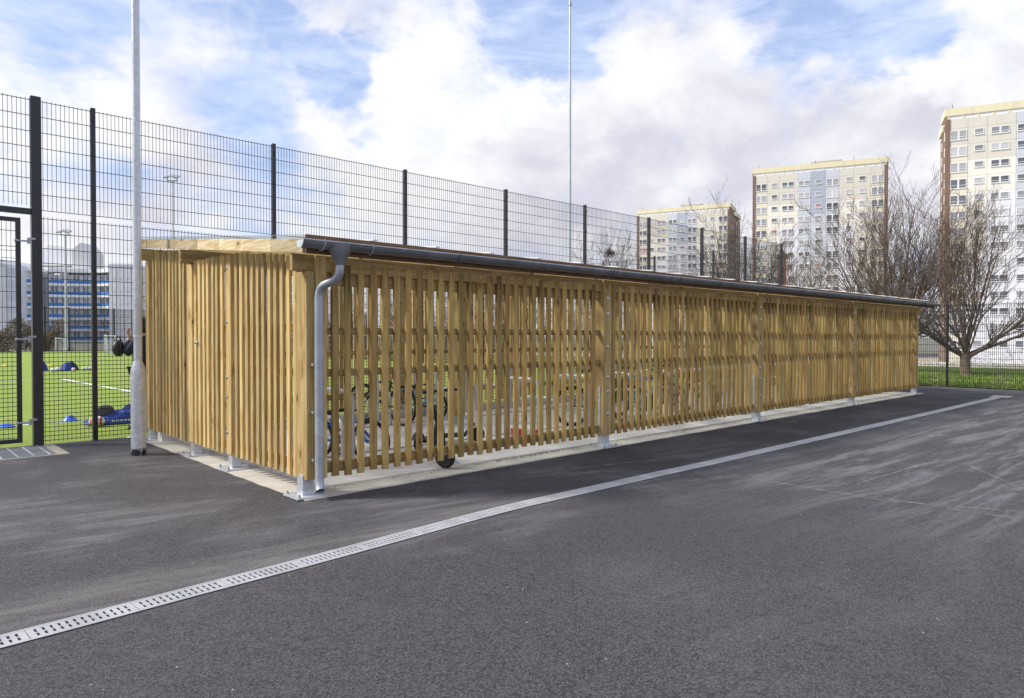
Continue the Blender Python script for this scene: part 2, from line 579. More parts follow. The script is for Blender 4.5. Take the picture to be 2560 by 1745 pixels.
def brick():
    m, w = mat('brown brick')
    co = w.n('ShaderNodeTexCoord').outputs['Object']
    v = w.n('ShaderNodeCombineXYZ', {0: w.m('ADD', w.n('ShaderNodeSeparateXYZ', {0: co}).outputs[0], w.n('ShaderNodeSeparateXYZ', {0: co}).outputs[1]),
                                     1: w.n('ShaderNodeSeparateXYZ', {0: co}).outputs[2]}).outputs[0]
    t = w.n('ShaderNodeTexBrick', {'Vector': v, 'Scale': 1.0, 'Color1': (.17, .085, .055, 1), 'Color2': (.23, .125, .085, 1), 'Mortar': (.28, .22, .18, 1),
                                   'Mortar Size': .012, 'Brick Width': .225, 'Row Height': .075})
    n = w.noise(co, .5, 5, .6)
    c = w.mix(w.ss(n, .35, .7, 0, .4), t.outputs[0], (.12, .065, .045))
    return finish(m, w, c, .85)


M_BRICK = brick()


def glass_mat(name, col, rough=.12, top=None):
    m, w = mat(name)
    rnd = w.n('ShaderNodeObjectInfo').outputs['Random']
    c = w.mix(rnd, tuple(x * .6 for x in col), tuple(min(1, x * 1.25) for x in col))
    return finish(m, w, c, rough, 0, None, spec=.6)


G_DARK = glass_mat('dark window glass', (.14, .15, .175))
G_MID = glass_mat('window glass with blind', (.30, .31, .34), .2)
G_NET = glass_mat('window glass with net curtain', (.50, .50, .52), .3)
G_PINK = glass_mat('window glass with pink curtain', (.48, .26, .27), .35)


def jit(v, a):
    return v + rng.uniform(-a, a)


# ------------------------------------------------------------------ ground
def sheet(name, x0, x1, y0, y1, z, m):
    o = MB()
    o.v = [(x0, y0, z), (x1, y0, z), (x1, y1, z), (x0, y1, z)]
    o.f = [(0, 1, 2, 3)]
    return struct(o.obj(name, m))


gd = MB()
gx = (-2500, 36.3, 60, 2500)
for x_, z_ in zip(gx, (-.03, -.03, -3.0, -3.0)):
    gd.v += [(x_, -2500, z_), (x_, 2500, z_)]
gd.f = [(2 * i, 2 * i + 2, 2 * i + 3, 2 * i + 1) for i in range(3)]
struct(gd.obj('ground', M_EARTH))
gz = lambda x: -.03 - max(0, min(1, (x - 36.3) / 23.7)) * 2.97
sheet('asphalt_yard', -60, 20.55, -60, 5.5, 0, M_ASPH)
sheet('artificial_pitch', -60, 20.7, 5.5, 76, .002, M_TURF)


def slab(name, x0, x1, y0, y1, z1, m, z0=-.02):
    return struct(MB().box(x0, x1, y0, y1, z0, z1).obj(name, m))


# concrete apron with a slightly ragged edge
def apron():
    o = MB()
    pts = []
    r = random.Random(3)
    x = -.06
    while x < 17.45:
        pts.append((x, -.07 + .012 * r.uniform(-1, 1) + (.05 if x > 3 else .0) * min(1, (x - 3) / 5)))
        x += .18
    pts += [(17.45, 5.3)]
    y = 5.3
    pts.append((-.06, 5.3))
    y = 5.1
    while y > 0:
        pts.append((-.07 + .012 * r.uniform(-1, 1), y))
        y -= .2
    o.prism(pts, -.02, .008, 'xy')
    return struct(o.obj('concrete_slab', M_SLAB))


apron()
slab('shelter_floor', .30, 16.9, .28, 4.9, .022, M_FLOOR)
slab('concrete_kerb', .1, 17.2, 4.62, 4.82, .15, M_KERB)
for i, yy in enumerate((1.05, 1.75, 3.85, 4.6)):
    slab('floor_rail', (.6 if yy < 2 else 2.4), 16.6, yy - .025, yy + .025, .034, M_GALVD, .02)
# loose grit in front of the slats
def grit():
    o = MB()
    r = random.Random(5)
    for i in range(900):
        x = r.choice((r.gauss(3.2, .6), r.gauss(7, .7), r.uniform(.2, 16)))
        y = abs(r.gauss(0, .05)) * -1 + .26
        s = r.uniform(.003, .010)
        b = len(o.v)
        o.v += [(x - s, y - s * .6, .0085), (x + s, y - s * .4, .0085), (x, y + s, .0085), (x, y, .009 + s)]
        o.f += [(b, b + 1, b + 3), (b + 1, b + 2, b + 3), (b + 2, b, b + 3)]
    ob = o.obj('grit', M_EARTH)
    ob['kind'] = 'stuff'
    tag(ob, 'loose dark grit swept along the foot of the slatted shelter front', 'grit')


grit()

# pitch markings
def line(p0, p1, wd):
    a = Vector((*p0, 0))
    b = Vector((*p1, 0))
    n = (b - a).normalized().cross(Vector((0, 0, 1))) * wd / 2
    o = MB()
    o.v = [(q.x, q.y, .007) for q in (a - n, b - n, b + n, a + n)]
    o.f = [(0, 1, 2, 3)]
    struct(o.obj('pitch_line', M_LINE))


line((-30, 22.70), (2.15, 22.70), .10)
line((2.10, 22.76), (2.40, 12.0), .13)
line((-30, 8.2), (9.8, 8.2), .10)
line((-30, 60), (20, 60), .12)
line((-30, 44), (20, 44), .10)
line((-30, 15.5), (0.2, 20.5), .05)
sheet('grass_verge', 20.75, 36, -40, 40, .01, M_GRASS)
sheet('forecourt_paving', 62, 170, -60, 130, -2.99, M_STONE)


def blades():
    o = MB()
    r = random.Random(9)
    for i in range(9000):
        t = r.random() ** 1.6
        x = 20.75 + t * 9
        y = r.uniform(-9, 3.2)
        h = r.uniform(.04, .13)
        a = r.uniform(0, 6.28)
        dx, dy = math.cos(a) * .018, math.sin(a) * .018
        b = len(o.v)
        o.v += [(x - dx, y - dy, .01), (x + dx, y + dy, .01), (x + r.uniform(-.04, .04), y + r.uniform(-.04, .04), .01 + h)]
        o.f.append((b, b + 1, b + 2))
    ob = o.obj('grass', M_BLADE)
    ob['kind'] = 'stuff'
    tag(ob, 'short green grass growing behind the mesh fence at the end of the yard', 'grass')


blades()

# ------------------------------------------------------------------ cycle shelter
SH = thing('cycle_shelter', 'long low timber cycle shelter with vertical slatted walls and a grey gutter', 'cycle shelter')
roof_z = lambda y: 2.24 + .1012 * (y + .216)
SW = .069
slat_count = 0


def slat_mesh(x0, x1, y0, y1, z0, z1):
    return MB().bbox(x0, x1, y0, y1, z0, z1, .003).mesh('slat', M_SLAT)


front_me = slat_mesh(0, SW, 0, .034, 0, 2.03)
front_me.materials[0] = M_SLATF
POSTX = [0.0, 4.25, 8.47, 12.69, 16.78]
PW = .165
spare = MB()
back_slats = []
for b in range(4):
    x0 = POSTX[b]
    k = 0
    first = .268 if b == 0 else PW + .055
    while True:
        x = x0 + first + .1400 * k
        if x + SW > POSTX[b + 1] - .035:
            break
        add('slat', front_me, SH, (x + rng.uniform(-.004, .004), jit(.02, .004), .165 + rng.uniform(-.009, .009)), (R(rng.uniform(-.06, .06)), R(rng.uniform(-.16, .16)), R(rng.uniform(-2, 2))))
        k += 1
        slat_count += 1


def end_slats(xf, part=True):
    global slat_count
    n = 0
    for i in range(36):
        y = .268 + .1425 * i
        if y + SW > 4.85:
            break
        if (y + SW > 1.82 and y < 1.99) or (y + SW > 3.06 and y < 3.24):
            continue
        top = roof_z(y) - .008 if not 2.0 < y < 3.0 else 2.43
        if xf == 0:
            me = slat_mesh(0, .03, 0, SW, 0, top - .16)
            add('slat', me, SH, (.02 + rng.uniform(-.003, .003), y + rng.uniform(-.003, .003), .16 + rng.uniform(-.006, .006)), (R(rng.uniform(-.08, .08)), 0, R(rng.uniform(-1, 1))))
            slat_count += 1
        else:
            me = slat_mesh(0, .03, 0, SW, 0, top - .16)
            add('slat', me, SH, (xf, y, .16))
            slat_count += 1


end_slats(0)
end_slats(16.90)
back_me = slat_mesh(0, SW, 0, .03, 0, roof_z(5.0) - .2)
rest = MB()
k = 0
x = .3
while x < 16.7:
    if not any(px - .03 < x + SW / 2 < px + PW + .03 for px in POSTX):
        if slat_count < 300:
            add('slat', back_me, SH, (x, 4.985 + rng.uniform(-.003, .003), .18 + rng.uniform(-.006, .006)), (0, 0, R(rng.uniform(-1, 1))))
            slat_count += 1
        else:
            rest.box(x, x + SW, 4.985, 5.015, .18, roof_z(5.0) - .02)
    x += .1407
if rest.v:
    o = rest.obj('slat_row', M_SLAT, SH)
    o['kind'] = 'stuff'

# rails behind the slats
def rail(x0, x1, y0, y1, z0, z1, m=None):
    return MB().bbox(x0, x1, y0, y1, z0, z1, .004).obj('rail', m or M_BEAM, SH)


for b in range(4):
    xa, xb = POSTX[b] + PW + (.03 if b == 0 else .002), POSTX[b + 1] - .002
    for z0, z1 in ((.20, .30), (1.115, 1.185), (1.515, 1.585), (1.985, 2.18)):
        rail(xa, xb, .057, .099, z0, z1)
    for z0, z1 in ((.39, .49), (1.17, 1.25), (2.50, 2.60)):
        rail(xa, xb, 4.94, 4.982, z0, z1)
for xf in (.053, 16.855):
    for z0, z1 in ((.21, .31), (1.12, 1.19), (1.55, 1.62)):
        for ya, yb in ((.24, 1.83), (1.99, 3.03), (3.28, 4.85)):
            rail(xf, xf + .042, ya, yb, z0, z1, M_BEAMY)

bolt_me = MB().lathe([(.024, 0), (.024, .004), (.019, .006), (.013, .006), (.013, .011), (.009, .016), (.0, .017)], 12).mesh('bolt', M_BOLT, True)


def bolts(post, pts, rot):
    for p in pts:
        add('bolt', bolt_me, post, p, rot)


foot_me = (MB().box(-.055, .055, -.055, .055, .012, .2).box(-.15, .15, -.15, .15, 0, .012)).mesh('steel_foot', M_GALV)
stud_me = MB().lathe([(.016, 0), (.016, .012), (.009, .013), (.009, .032), (.0, .034)], 8).mesh('anchor_bolt', M_GALVD, True)


def post(x0, x1, y0, y1, z0, z1, split=None, foot=True):
    """two boards bolted round a steel flat, on a steel foot"""
    o = MB().bbox(0, x1 - x0, 0, y1 - y0, 0, z1 - z0, .005).obj('post', M_SLAT, SH, (x0, y0, z0))
    if foot:
        f = add('steel_foot', foot_me, o, ((x1 - x0) / 2, (y1 - y0) / 2, -z0 + .009))
        for dx in (-.12, .12):
            for dy in (-.12, .12):
                add('anchor_bolt', stud_me, o, ((x1 - x0) / 2 + dx, (y1 - y0) / 2 + dy, -z0 + .021))
    return o


# corner post of two boards with an open seam
BX = (R(90), 0, 0)
BY = (R(90), 0, R(-90))
zs = (.35, .63, 1.02, 1.32, 1.62, 1.96)
p = post(-.012, .072, -.012, .225, .17, 2.10)
q = MB().bbox(.082, .195, -.012, .215, .17, 2.255, .005).obj('post', M_SLAT, SH)
bolts(q, [(.155, -.012, 1.95)] + [(.10, -.012, z) for z in (1.62, 1.33, 1.02, .80, .45)], BX)
for i, x in enumerate(POSTX[1:]):
    o = post(x, x + PW, -.018, .135, .17, 2.255)
    bolts(o, [(PW * .48, 0, z - .17) for z in (.46, .76, .95, 1.36, 1.80, 2.01)], BX)
    if i < 2:
        MB().box(-.010, -.001, .06, .09, 0.02, .66).obj('steel_flat', M_GALV, o)
for x, w_ in ((.006, 1), (16.86, 0)):
    for y0, y1, zt in ((1.835, 1.975, 2.41), (3.07, 3.23, 2.40), (4.86, 5.02, 2.585)):
        o = post(x, x + .14, y0, y1, .17, zt)
        if w_ and y0 < 2:
            bolts(o, [(0, .11, z - .17) for z in (.42, .82, 1.04, 1.66, 2.27)], BY)
        if w_ and 3 < y0 < 4:
            pass
MB().lathe([(.022, 0), (.022, .01), (.014, .02), (.0, .05)], 10).obj('bolt', M_GALVD, SH, (.012, 2.90, 1.42), BY)
for x in POSTX[1:4]:
    for y0, y1, zt in ((3.08, 3.24, 2.40), (4.84, 4.96, 2.585)):
        o = post(x, x + .14, y0, y1, .17, zt)
        bolts(o, [(.07, 0, z) for z in (.3, .6, .9, 1.25, 1.6, 2.0)], BX)

# beams along the length, rafters, roof
def beam(y0, y1, z0, z1, x0=-.13, x1=17.25):
    return MB().bbox(x0, x1, y0, y1, z0, z1, .005).obj('beam', M_BEAM, SH)


beam(.025, .08, 2.103, 2.258)
beam(3.05, 3.12, 2.405, roof_z(3.05) - .003)
beam(4.88, 4.95, 2.588, roof_z(4.88) - .003)
for x in [.6 + 1.2 * i for i in range(14)]:
    o = MB()
    o.prism([(.10, roof_z(.10) - .07), (5.0, roof_z(5.0) - .07), (5.0, roof_z(5.0) + .12), (.10, roof_z(.10) + .12)], x, x + .045, 'yz')
    o.obj('rafter', M_BEAMY, SH)
# verge boards at both ends, clear sheets and glazing bars between them
n_pl = 8
y0 = -.216
plw = (5.04 + .216) / n_pl
for xe in (-.15, 17.39):
    for i in range(n_pl):
        ya, yb = y0 + i * plw + .001, y0 + (i + 1) * plw - .001
        o = MB()
        e = rng.uniform(-.003, .003)
        o.prism([(ya, roof_z(ya)), (yb, roof_z(yb)), (yb, roof_z(yb) + .122), (ya, roof_z(ya) + .122)], xe + e, xe + .03 + e, 'yz')
        o.obj('verge_board', M_PLANK, SH)
m_, w_ = mat('clear roof sheet')
tr_ = w_.n('ShaderNodeBsdfTransparent', {0: (.86, .88, .88, 1)})
di_ = w_.n('ShaderNodeBsdfPrincipled', {'Base Color': (.7, .72, .74, 1), 'Roughness': .25})
mx_ = w_.n('ShaderNodeMixShader', {0: .14, 1: tr_, 2: di_})
w_.n('ShaderNodeOutputMaterial', {0: mx_})
M_CLEAR = m_
rz2 = lambda y, d: roof_z(y) + d
bars = [-.165 + .74 * i for i in range(24)] + [17.40]
for a, b in zip(bars, bars[1:]):
    o = MB()
    o.prism([(-.215, rz2(-.215, .148)), (5.06, rz2(5.06, .148)), (5.06, rz2(5.06, .158)), (-.215, rz2(-.215, .158))], a + .004, b - .004, 'yz')
    o.obj('roof_sheet', M_CLEAR, SH)
for x in bars[1:-1]:
    o = MB()
    o.prism([(-.255, rz2(-.255, .170)), (5.06, rz2(5.06, .162)), (5.06, rz2(5.06, .174)), (-.255, rz2(-.255, .182))], x - .03, x + .03, 'yz')
    o.prism([(-.215, rz2(-.215, .125)), (5.03, rz2(5.03, .125)), (5.03, rz2(5.03, .146)), (-.215, rz2(-.215, .146))], x - .02, x + .02, 'yz')
    o.obj('glazing_bar', M_WHITE, SH)
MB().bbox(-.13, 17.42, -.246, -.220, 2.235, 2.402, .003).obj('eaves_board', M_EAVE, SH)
# gutter
def gutter():
    cy, cz, r = -.318, 2.335, .066
    prof = []
    for k in range(13):
        a = math.pi + math.pi * k / 12
        prof.append((cy + r * math.cos(a), cz + r * math.sin(a)))
    inner = [(cy + (q[0] - cy) * .94, cz + (q[1] - cz) * .94) for q in reversed(prof)]
    g = MB()
    g.prism(prof + inner, -.22, 17.55, 'yz')
    o = g.obj('gutter', M_ZINC, SH, smooth=True)
    MB().tube([(-.22, cy - r, cz + .002), (17.55, cy - r, cz + .002)], .008, 8).obj('gutter_bead', M_PIPE, o, smooth=True)  # paler zinc paints the light along the top edge
    cap = MB()
    cap.prism(prof, -.224, -.219, 'yz')
    cap.obj('end_cap', M_GALV, o)
    cap = MB()
    cap.prism(prof, 17.549, 17.556, 'yz')
    cap.obj('end_cap', M_GALVD, o)
    xs = [-.02, .47] + [v for b_ in (2.55, 5.3, 8.05, 10.8, 13.5, 16.0) for v in (b_, b_ + .22)] + [1.5, 4, 6.6, 9.4, 12.1, 14.7]
    for x in xs:
        br = MB()
        path = [(x, cy - r - .009, cz + .014)] + [(x, q[0] * 1.0 + (q[0] - cy) * .09, q[1] + (q[1] - cz) * .09) for q in prof] + [(x, -.25, cz + .01)]
        for a_, b_ in zip(path, path[1:]):
            pass
        br.tube(path, .009, 5)
        br.obj('gutter_bracket', M_ZINC if x > 1 else M_GALVD, o)
    # outlet funnel and swan neck
    fx = .16
    h = MB()
    a_ = [(fx - .135, cy), (fx + .135, cy)]
    rings = [(.125, .080, 2.33), (.115, .077, 2.285), (.075, .062, 2.215), (.045, .045, 2.165), (.043, .043, 2.14)]
    b0 = len(h.v)
    n = 20
    for rx, ry, z in rings:
        for k_ in range(n):
            a = 2 * math.pi * k_ / n
            h.v.append((fx + rx * math.cos(a), cy + ry * math.sin(a), z))
    for i in range(len(rings) - 1):
        for k_ in range(n):
            l = (k_ + 1) % n
            h.f.append((b0 + i * n + k_, b0 + i * n + l, b0 + i * n + n + l, b0 + i * n + n + k_))
    h.obj('outlet_funnel', M_ZINC, o, smooth=True)
    top = Vector((fx, cy, 2.16))
    bot = Vector((.075, -.085, 1.85))
    path = [top, top + Vector((0, 0, -.04))]
    p0, p3 = top + Vector((0, 0, -.05)), bot + Vector((0, 0, .02))
    p1, p2 = p0 + Vector((0, 0, -.17)), p3 + Vector((0, 0, .17))
    for i in range(13):
        t = i / 12
        path.append(p0 * (1 - t) ** 3 + p1 * 3 * t * (1 - t) ** 2 + p2 * 3 * t * t * (1 - t) + p3 * t ** 3)
    path.append(bot)
    d = MB()
    d.tube(path, .0385, 18, cap=False)
    dn = d.obj('downpipe_neck', M_PIPE, o, smooth=True)
    d = MB()
    d.tube([bot + Vector((0, 0, .015)), (.075, -.085, .19), (.072, -.092, .14), (.066, -.108, .105), (.060, -.128, .082)], .041, 18, cap=False)
    d.tube([(.075, -.085, .24), (.072, -.091, .145), (.066, -.107, .107), (.061, -.1265, .084)], .037, 18, cap=False)
    d.obj('downpipe', M_PIPE, o, smooth=True)
    MB().ball((.070, -.10, .118), .035, .035, .035).obj('pipe_mouth', M_HOLE, o)
    for z in (1.24, .80, .36):
        c_ = MB()
        c_.tube([(.075, -.085, z - .035), (.075, -.085, z + .035)], .0425, 18, cap=False)
        c_.box(.022, .034, -.07, -.013, z - .012, z + .012)
        c_.obj('pipe_clip', M_PIPE, o, smooth=True)


gutter()

# ------------------------------------------------------------------ bike stands
def hoop(h):
    o = MB()
    r = .12
    path = [(0, -.33, .02)]
    for k in range(7):
        a = math.pi - math.pi / 2 * k / 6
        path.append((0, -.33 + r + r * math.cos(a), h - r + r * math.sin(a)))
    for k in range(7):
        a = math.pi / 2 - math.pi / 2 * k / 6
        path.append((0, .33 - r + r * math.cos(a), h - r + r * math.sin(a)))
    path.append((0, .33, .02))
    o.tube(path, .024, 10)
    o.box(-.05, .05, -.38, -.28, .022, .030).box(-.05, .05, .28, .38, .022, .030)
    return o.mesh('bike_stand', M_GALV, True)


tall_me, low_me = hoop(.88), hoop(.58)


def stand(x, y, tall, row):
    o = add('bike_stand', tall_me if tall else low_me, None, (x, y, 0))
    tag(o, ('tall' if tall else 'low') + ' galvanised hoop bike stand in the row along the %s of the shelter' % row, 'bike stand', 'hoop bike stands inside the shelter')


for i in range(11):
    stand(3.20 + 1.2 * i, 4.23, True, 'back kerb')
    stand(3.45 + 1.2 * i, 4.23, False, 'back kerb')
for i in range(11):
    stand(4.10 + 1.1 * i, 1.40, True, 'slatted front')
    if i != 1:
        stand(4.45 + 1.1 * i, 1.40, False, 'slatted front')
for x, t in ((.88, False), (1.0, True)):
    o = add('bike_stand', tall_me if t else low_me, None, (x, 1.25, 0))
    tag(o, ('tall' if t else 'low') + ' galvanised hoop stand just inside the corner behind the downpipe, beside the blue bicycle', 'bike stand', 'hoop bike stands inside the shelter')

# ------------------------------------------------------------------ bicycles
def wheel(parent, x, r, tyre_m=None, rim_m=None, steer=0, wd=.022):
    wl = MB()
    n = 28
    wl.tube([(r * .96 * math.cos(2 * math.pi * k / n), 0, r * .96 * math.sin(2 * math.pi * k / n)) for k in range(n)], wd, 8, closed=True)
    w_ = add('wheel', None, parent, (x, 0, r), (0, 0, steer))
    w_ = wl.obj('wheel', tyre_m or M_RUBBER, parent, (x, 0, r), (0, 0, steer), True)
    rim = MB()
    rim.tube([(r * .86 * math.cos(2 * math.pi * k / n), 0, r * .86 * math.sin(2 * math.pi * k / n)) for k in range(n)], .010, 6, closed=True)
    rim.cyl((0, -.04, 0), (0, .04, 0), .022, 10)
    for k in range(16):
        a = 2 * math.pi * k / 16
        a2 = a + (.35 if k % 2 else -.35)
        rim.tube([(.02 * math.cos(a2), .02 * (1 if k % 2 else -1), .02 * math.sin(a2)), (r * .86 * math.cos(a), 0, r * .86 * math.sin(a))], .0022, 3)
    rim.obj('rim', rim_m or M_SILV, w_, smooth=True)
    return w_


def bicycle(name, label, loc, rz, r=.33, wb=1.02, frame_m=M_BLACK, rim_m=None, basket=False, steer=0, kid=False, light=False):
    t = thing(name, label, 'bicycle', loc, rz, 'bicycles parked in the shelter')
    hb = .86 if not kid else .60
    seat_z = .90 if not kid else .55
    for ch in (0, wb):
        pass
    st = R(steer)
    for x, s_ in ((0, 0), (wb, st)):
        w_ = wheel(t, x, r, None, rim_m, s_)
    bad = [c for c in t.children if c.type == 'EMPTY']
    for c in bad:
        bpy.data.objects.remove(c)
    bb = (wb * .42, 0, r * .88)
    ht = (wb * .80, 0, hb * .80)
    hb0 = (wb * .835, 0, hb * .62)
    sc = (wb * .27, 0, seat_z * .80)
    f = MB()
    tr = .017 if not kid else .027
    f.tube([bb, sc], tr, 8)
    f.tube([bb, hb0], tr * 1.25, 8)
    f.tube([sc, ht], tr, 8)
    f.tube([ht, hb0], tr * 1.3, 8)
    for s in (-1, 1):
        f.tube([(0, s * .055, r), (bb[0] - .03, s * .035, bb[2])], .010, 6)
        f.tube([(0, s * .055, r), (sc[0], s * .02, sc[2] - .02)], .009, 6)
    f.obj('frame', frame_m, t, smooth=True)
    fk = MB()
    for s in (-1, 1):
        fk.tube([hb0, (wb * .85, s * .05, hb * .58), (wb, s * .055, r)], .013 if not kid else .02, 7)
    fk.obj('fork', frame_m, t, smooth=True)
    h = MB()
    h.tube([ht, (wb * .775, 0, hb * .98)], .014, 8)
    c_, s_ = math.cos(st), math.sin(st)
    hx = wb * .80
    rot = lambda x, y: (hx + x * c_ - y * s_, x * s_ + y * c_)
    pts = [rot(-.10, -.28), rot(-.02, -.16), rot(.03, -.04), rot(.03, .04), rot(-.02, .16), rot(-.10, .28)]
    h.tube([(a, b, hb + (.0 if 1 < i < 4 else .03)) for i, (a, b) in enumerate(pts)], .013, 8)
    h.tube([(wb * .775, 0, hb * .97), (hx + .03 * c_, .03 * s_, hb)], .014, 8)
    hbo = h.obj('handlebar', M_DARK, t, smooth=True)
    for i in (0, 5):
        g = MB()
        j = 1 if i == 0 else 4
        a, b = Vector((*pts[i], hb + .03)), Vector((*pts[j], hb + .03))
        g.tube([a, a.lerp(b, .8)], .018, 8)
        g.obj('grip', M_RUBBER, hbo, smooth=True)
    se = MB()
    se.tube([sc, (sc[0] - .03, 0, seat_z - .02)], .013, 8)
    se.obj('seat_post', M_SILV, t, smooth=True)
    sd = MB()
    sd.prism([(-.15, -.085), (-.10, -.10), (.0, -.05), (.13, -.018), (.15, 0), (.13, .018), (.0, .05), (-.10, .10), (-.15, .085)], seat_z - .02, seat_z + .03, 'xy')
    sd.obj('saddle', M_DARK, t, (sc[0] - .03, 0, 0))
    cr = MB()
    n = 18
    cr.tube([(bb[0] + .085 * math.cos(2 * math.pi * k / n), -.05, bb[2] + .085 * math.sin(2 * math.pi * k / n)) for k in range(n)], .006, 5, closed=True)
    cr.tube([(bb[0], -.07, bb[2]), (bb[0] + .10, -.075, bb[2] - .12)], .010, 6)
    cr.tube([(bb[0], .07, bb[2]), (bb[0] - .10, .075, bb[2] + .12)], .010, 6)
    cr.cyl((bb[0], -.07, bb[2]), (bb[0], .07, bb[2]), .02, 8)
    cr.tube([(0, -.05, r + .04), (bb[0], -.05, bb[2] + .085)], .004, 4).tube([(0, -.05, r - .04), (bb[0], -.05, bb[2] - .085)], .004, 4)
    cr.obj('crank', M_DARK, t)
    for s in (-1, 1):
        MB().box(-.05, .05, -.045, .045, -.01, .01).obj('pedal', M_RUBBER, t, (bb[0] - s * .10, s * .125, bb[2] + s * .12))
    if light:
        MB().box(-.02, .02, -.03, .03, -.03, .03).obj('rear_light', M_RED, t, (sc[0] - .07, 0, seat_z - .09))
    if basket:
        rk = MB()
        rk.box(-.28, .18, -.07, .07, r * 2 + .03, r * 2 + .045)
        for s in (-1, 1):
            rk.tube([(0, s * .06, r), (-.15, s * .06, r * 2 + .03)], .006, 5).tube([(0, s * .06, r), (.12, s * .06, r * 2 + .03)], .006, 5)
        rk.obj('rack', M_DARK, t)
        for s in (-1, 1):
            b_ = MB()
            b_.bbox(-.26, .14, .075 * s if s > 0 else -.22, .22 if s > 0 else -.075, r * 2 - .36, r * 2 + .02, .025)
            b_.obj('pannier', M_BROWN, t)
        st_ = MB()
        st_.bbox(-.20, .12, -.15, .15, r * 2 + .05, r * 2 + .13, .03)
        st_.bbox(-.24, -.18, -.16, .16, r * 2 + .10, r * 2 + .62, .03)
        st_.bbox(-.2, .05, -.17, -.14, r * 2 + .10, r * 2 + .32, .012).bbox(-.2, .05, .14, .17, r * 2 + .10, r * 2 + .32, .012)
        st_.obj('child_seat', M_WHITE, t)
    return t


bicycle('bicycle', 'small blue childs bicycle with its front wheel turned, in the corner behind the downpipe', (1.05, 1.84, .022), R(-67), .245, .78, M_BLUE, M_SILV, steer=8, kid=True)
bicycle('bicycle', 'dark adult bicycle with silver rims and a red rear light, against the back hoops', (3.50, 3.62, .022), R(98), .33, 1.02, M_BLACK, M_SILV, steer=10, light=True)
bicycle('bicycle', 'light blue childs bicycle in the back row between the dark bicycle and the scooters', (4.35, 4.72, .022), R(-84), .25, .80, M_TEAL, M_DARK, kid=True)
bicycle('bicycle', 'black adult bicycle seen broadside beside the second front post', (5.55, 1.72, .022), R(-28), .33, 1.02, M_BLACK, M_DARK)
bicycle('bicycle', 'teal bicycle with brown panniers and a pale child seat behind the second bay of slats', (7.05, 2.05, .022), R(-70), .33, 1.02, M_TEAL, M_SILV, basket=True)
bicycle('bicycle', 'dark bicycle with silver rims farthest along the second bay of slats', (8.35, 2.2, .022), R(-75), .33, 1.02, M_DARK, M_SILV)


def scooter(label, loc, rz, stem_m=M_DARK, lean=0, hgt=1.0, deck=.78, accent=None, r=.105, steer=0):
    t = thing('electric_scooter', label, 'scooter', loc, rz, 'electric scooters parked in the shelter')
    t.rotation_euler = (R(lean), 0, rz)
    d = MB()
    d.bbox(.10, deck - .12, -.075, .075, .085, .135, .015)
    d.tube([(deck - .13, 0, .11), (deck - .02, 0, .22), (deck + .0, 0, .27)], .026, 8)
    d.obj('deck', M_DARK, t)
    for x in (0, deck + .06):
        w_ = MB()
        n = 20
        w_.tube([(r * .72 * math.cos(2 * math.pi * k / n), 0, r * .72 * math.sin(2 * math.pi * k / n)) for k in range(n)], r * .28, 8, closed=True)
        wo = w_.obj('wheel', M_RUBBER, t, (x, 0, r), (0, 0, R(steer) if x else 0), True)
        MB().cyl((0, -.028, 0), (0, .028, 0), r * .55, 14).obj('hub', M_DARK if x else (accent or M_SILV), wo)
    s = MB()
    s.tube([(deck + .03, 0, .24), (deck - .06, 0, hgt)], .024, 10)
    s.tube([(deck + .06, 0, r), (deck + .03, 0, .25)], .018, 8)
    s.obj('stem', stem_m, t, smooth=True)
    h = MB()
    h.tube([(deck - .09, -.25, hgt + .0), (deck - .06, 0, hgt + .01), (deck - .09, .25, hgt + .0)], .016, 8)
    h.obj('handlebar', M_DARK, t, smooth=True)
    f = MB()
    pth = [((r + .02) * math.cos(a), 0, r + (r + .02) * math.sin(a)) for a in [R(20 + 20 * k) for k in range(8)]]
    for a_, b_ in zip(pth, pth[1:]):
        f.prism([(a_[0], a_[2]), (b_[0], b_[2]), (b_[0] * 1.03, b_[2] + .006), (a_[0] * 1.03, a_[2] + .006)], -.035, .035, 'xz')
    f.obj('mudguard', M_DARK, t)
    if accent:
        MB().box(.01, .05, -.04, .04, .19, .22).obj('reflector', accent, t)
    return t


scooter('black electric scooter whose front wheel pokes out under the slatted front', (2.29, 1.18, .015), R(-118), M_BLACK, 4, .86, 1.0, M_RED, .125, 55)
scooter('electric scooter with a white stem standing upright between the hoops', (2.75, 1.72, .022), R(-22), M_WHITE, 0, 1.0, .55, M_YEL)
scooter('black electric scooter seen end on beside the blue bicycle', (2.25, 1.42, .022), R(28), M_BLACK, 0, .52, .55)

cn = thing('traffic_cone', 'small red cone with a white band lying on the shelter floor', 'cone', (3.72, 1.22, .10), R(-35))
c_ = MB()
c_.lathe([(.10, 0), (.06, .20)], 16)
c_.obj('cone_body', M_RED, cn, (0, 0, 0), (0, R(83), 0), True)
c_ = MB()
c_.lathe([(.061, .20), (.042, .29)], 16)
c_.obj('cone_band', M_WHITE, cn, (0, 0, 0), (0, R(83), 0), True)
c_ = MB()
c_.lathe([(.042, .29), (.02, .40), (.0, .402)], 16)
c_.obj('cone_tip', M_RED, cn, (0, 0, 0), (0, R(83), 0), True)

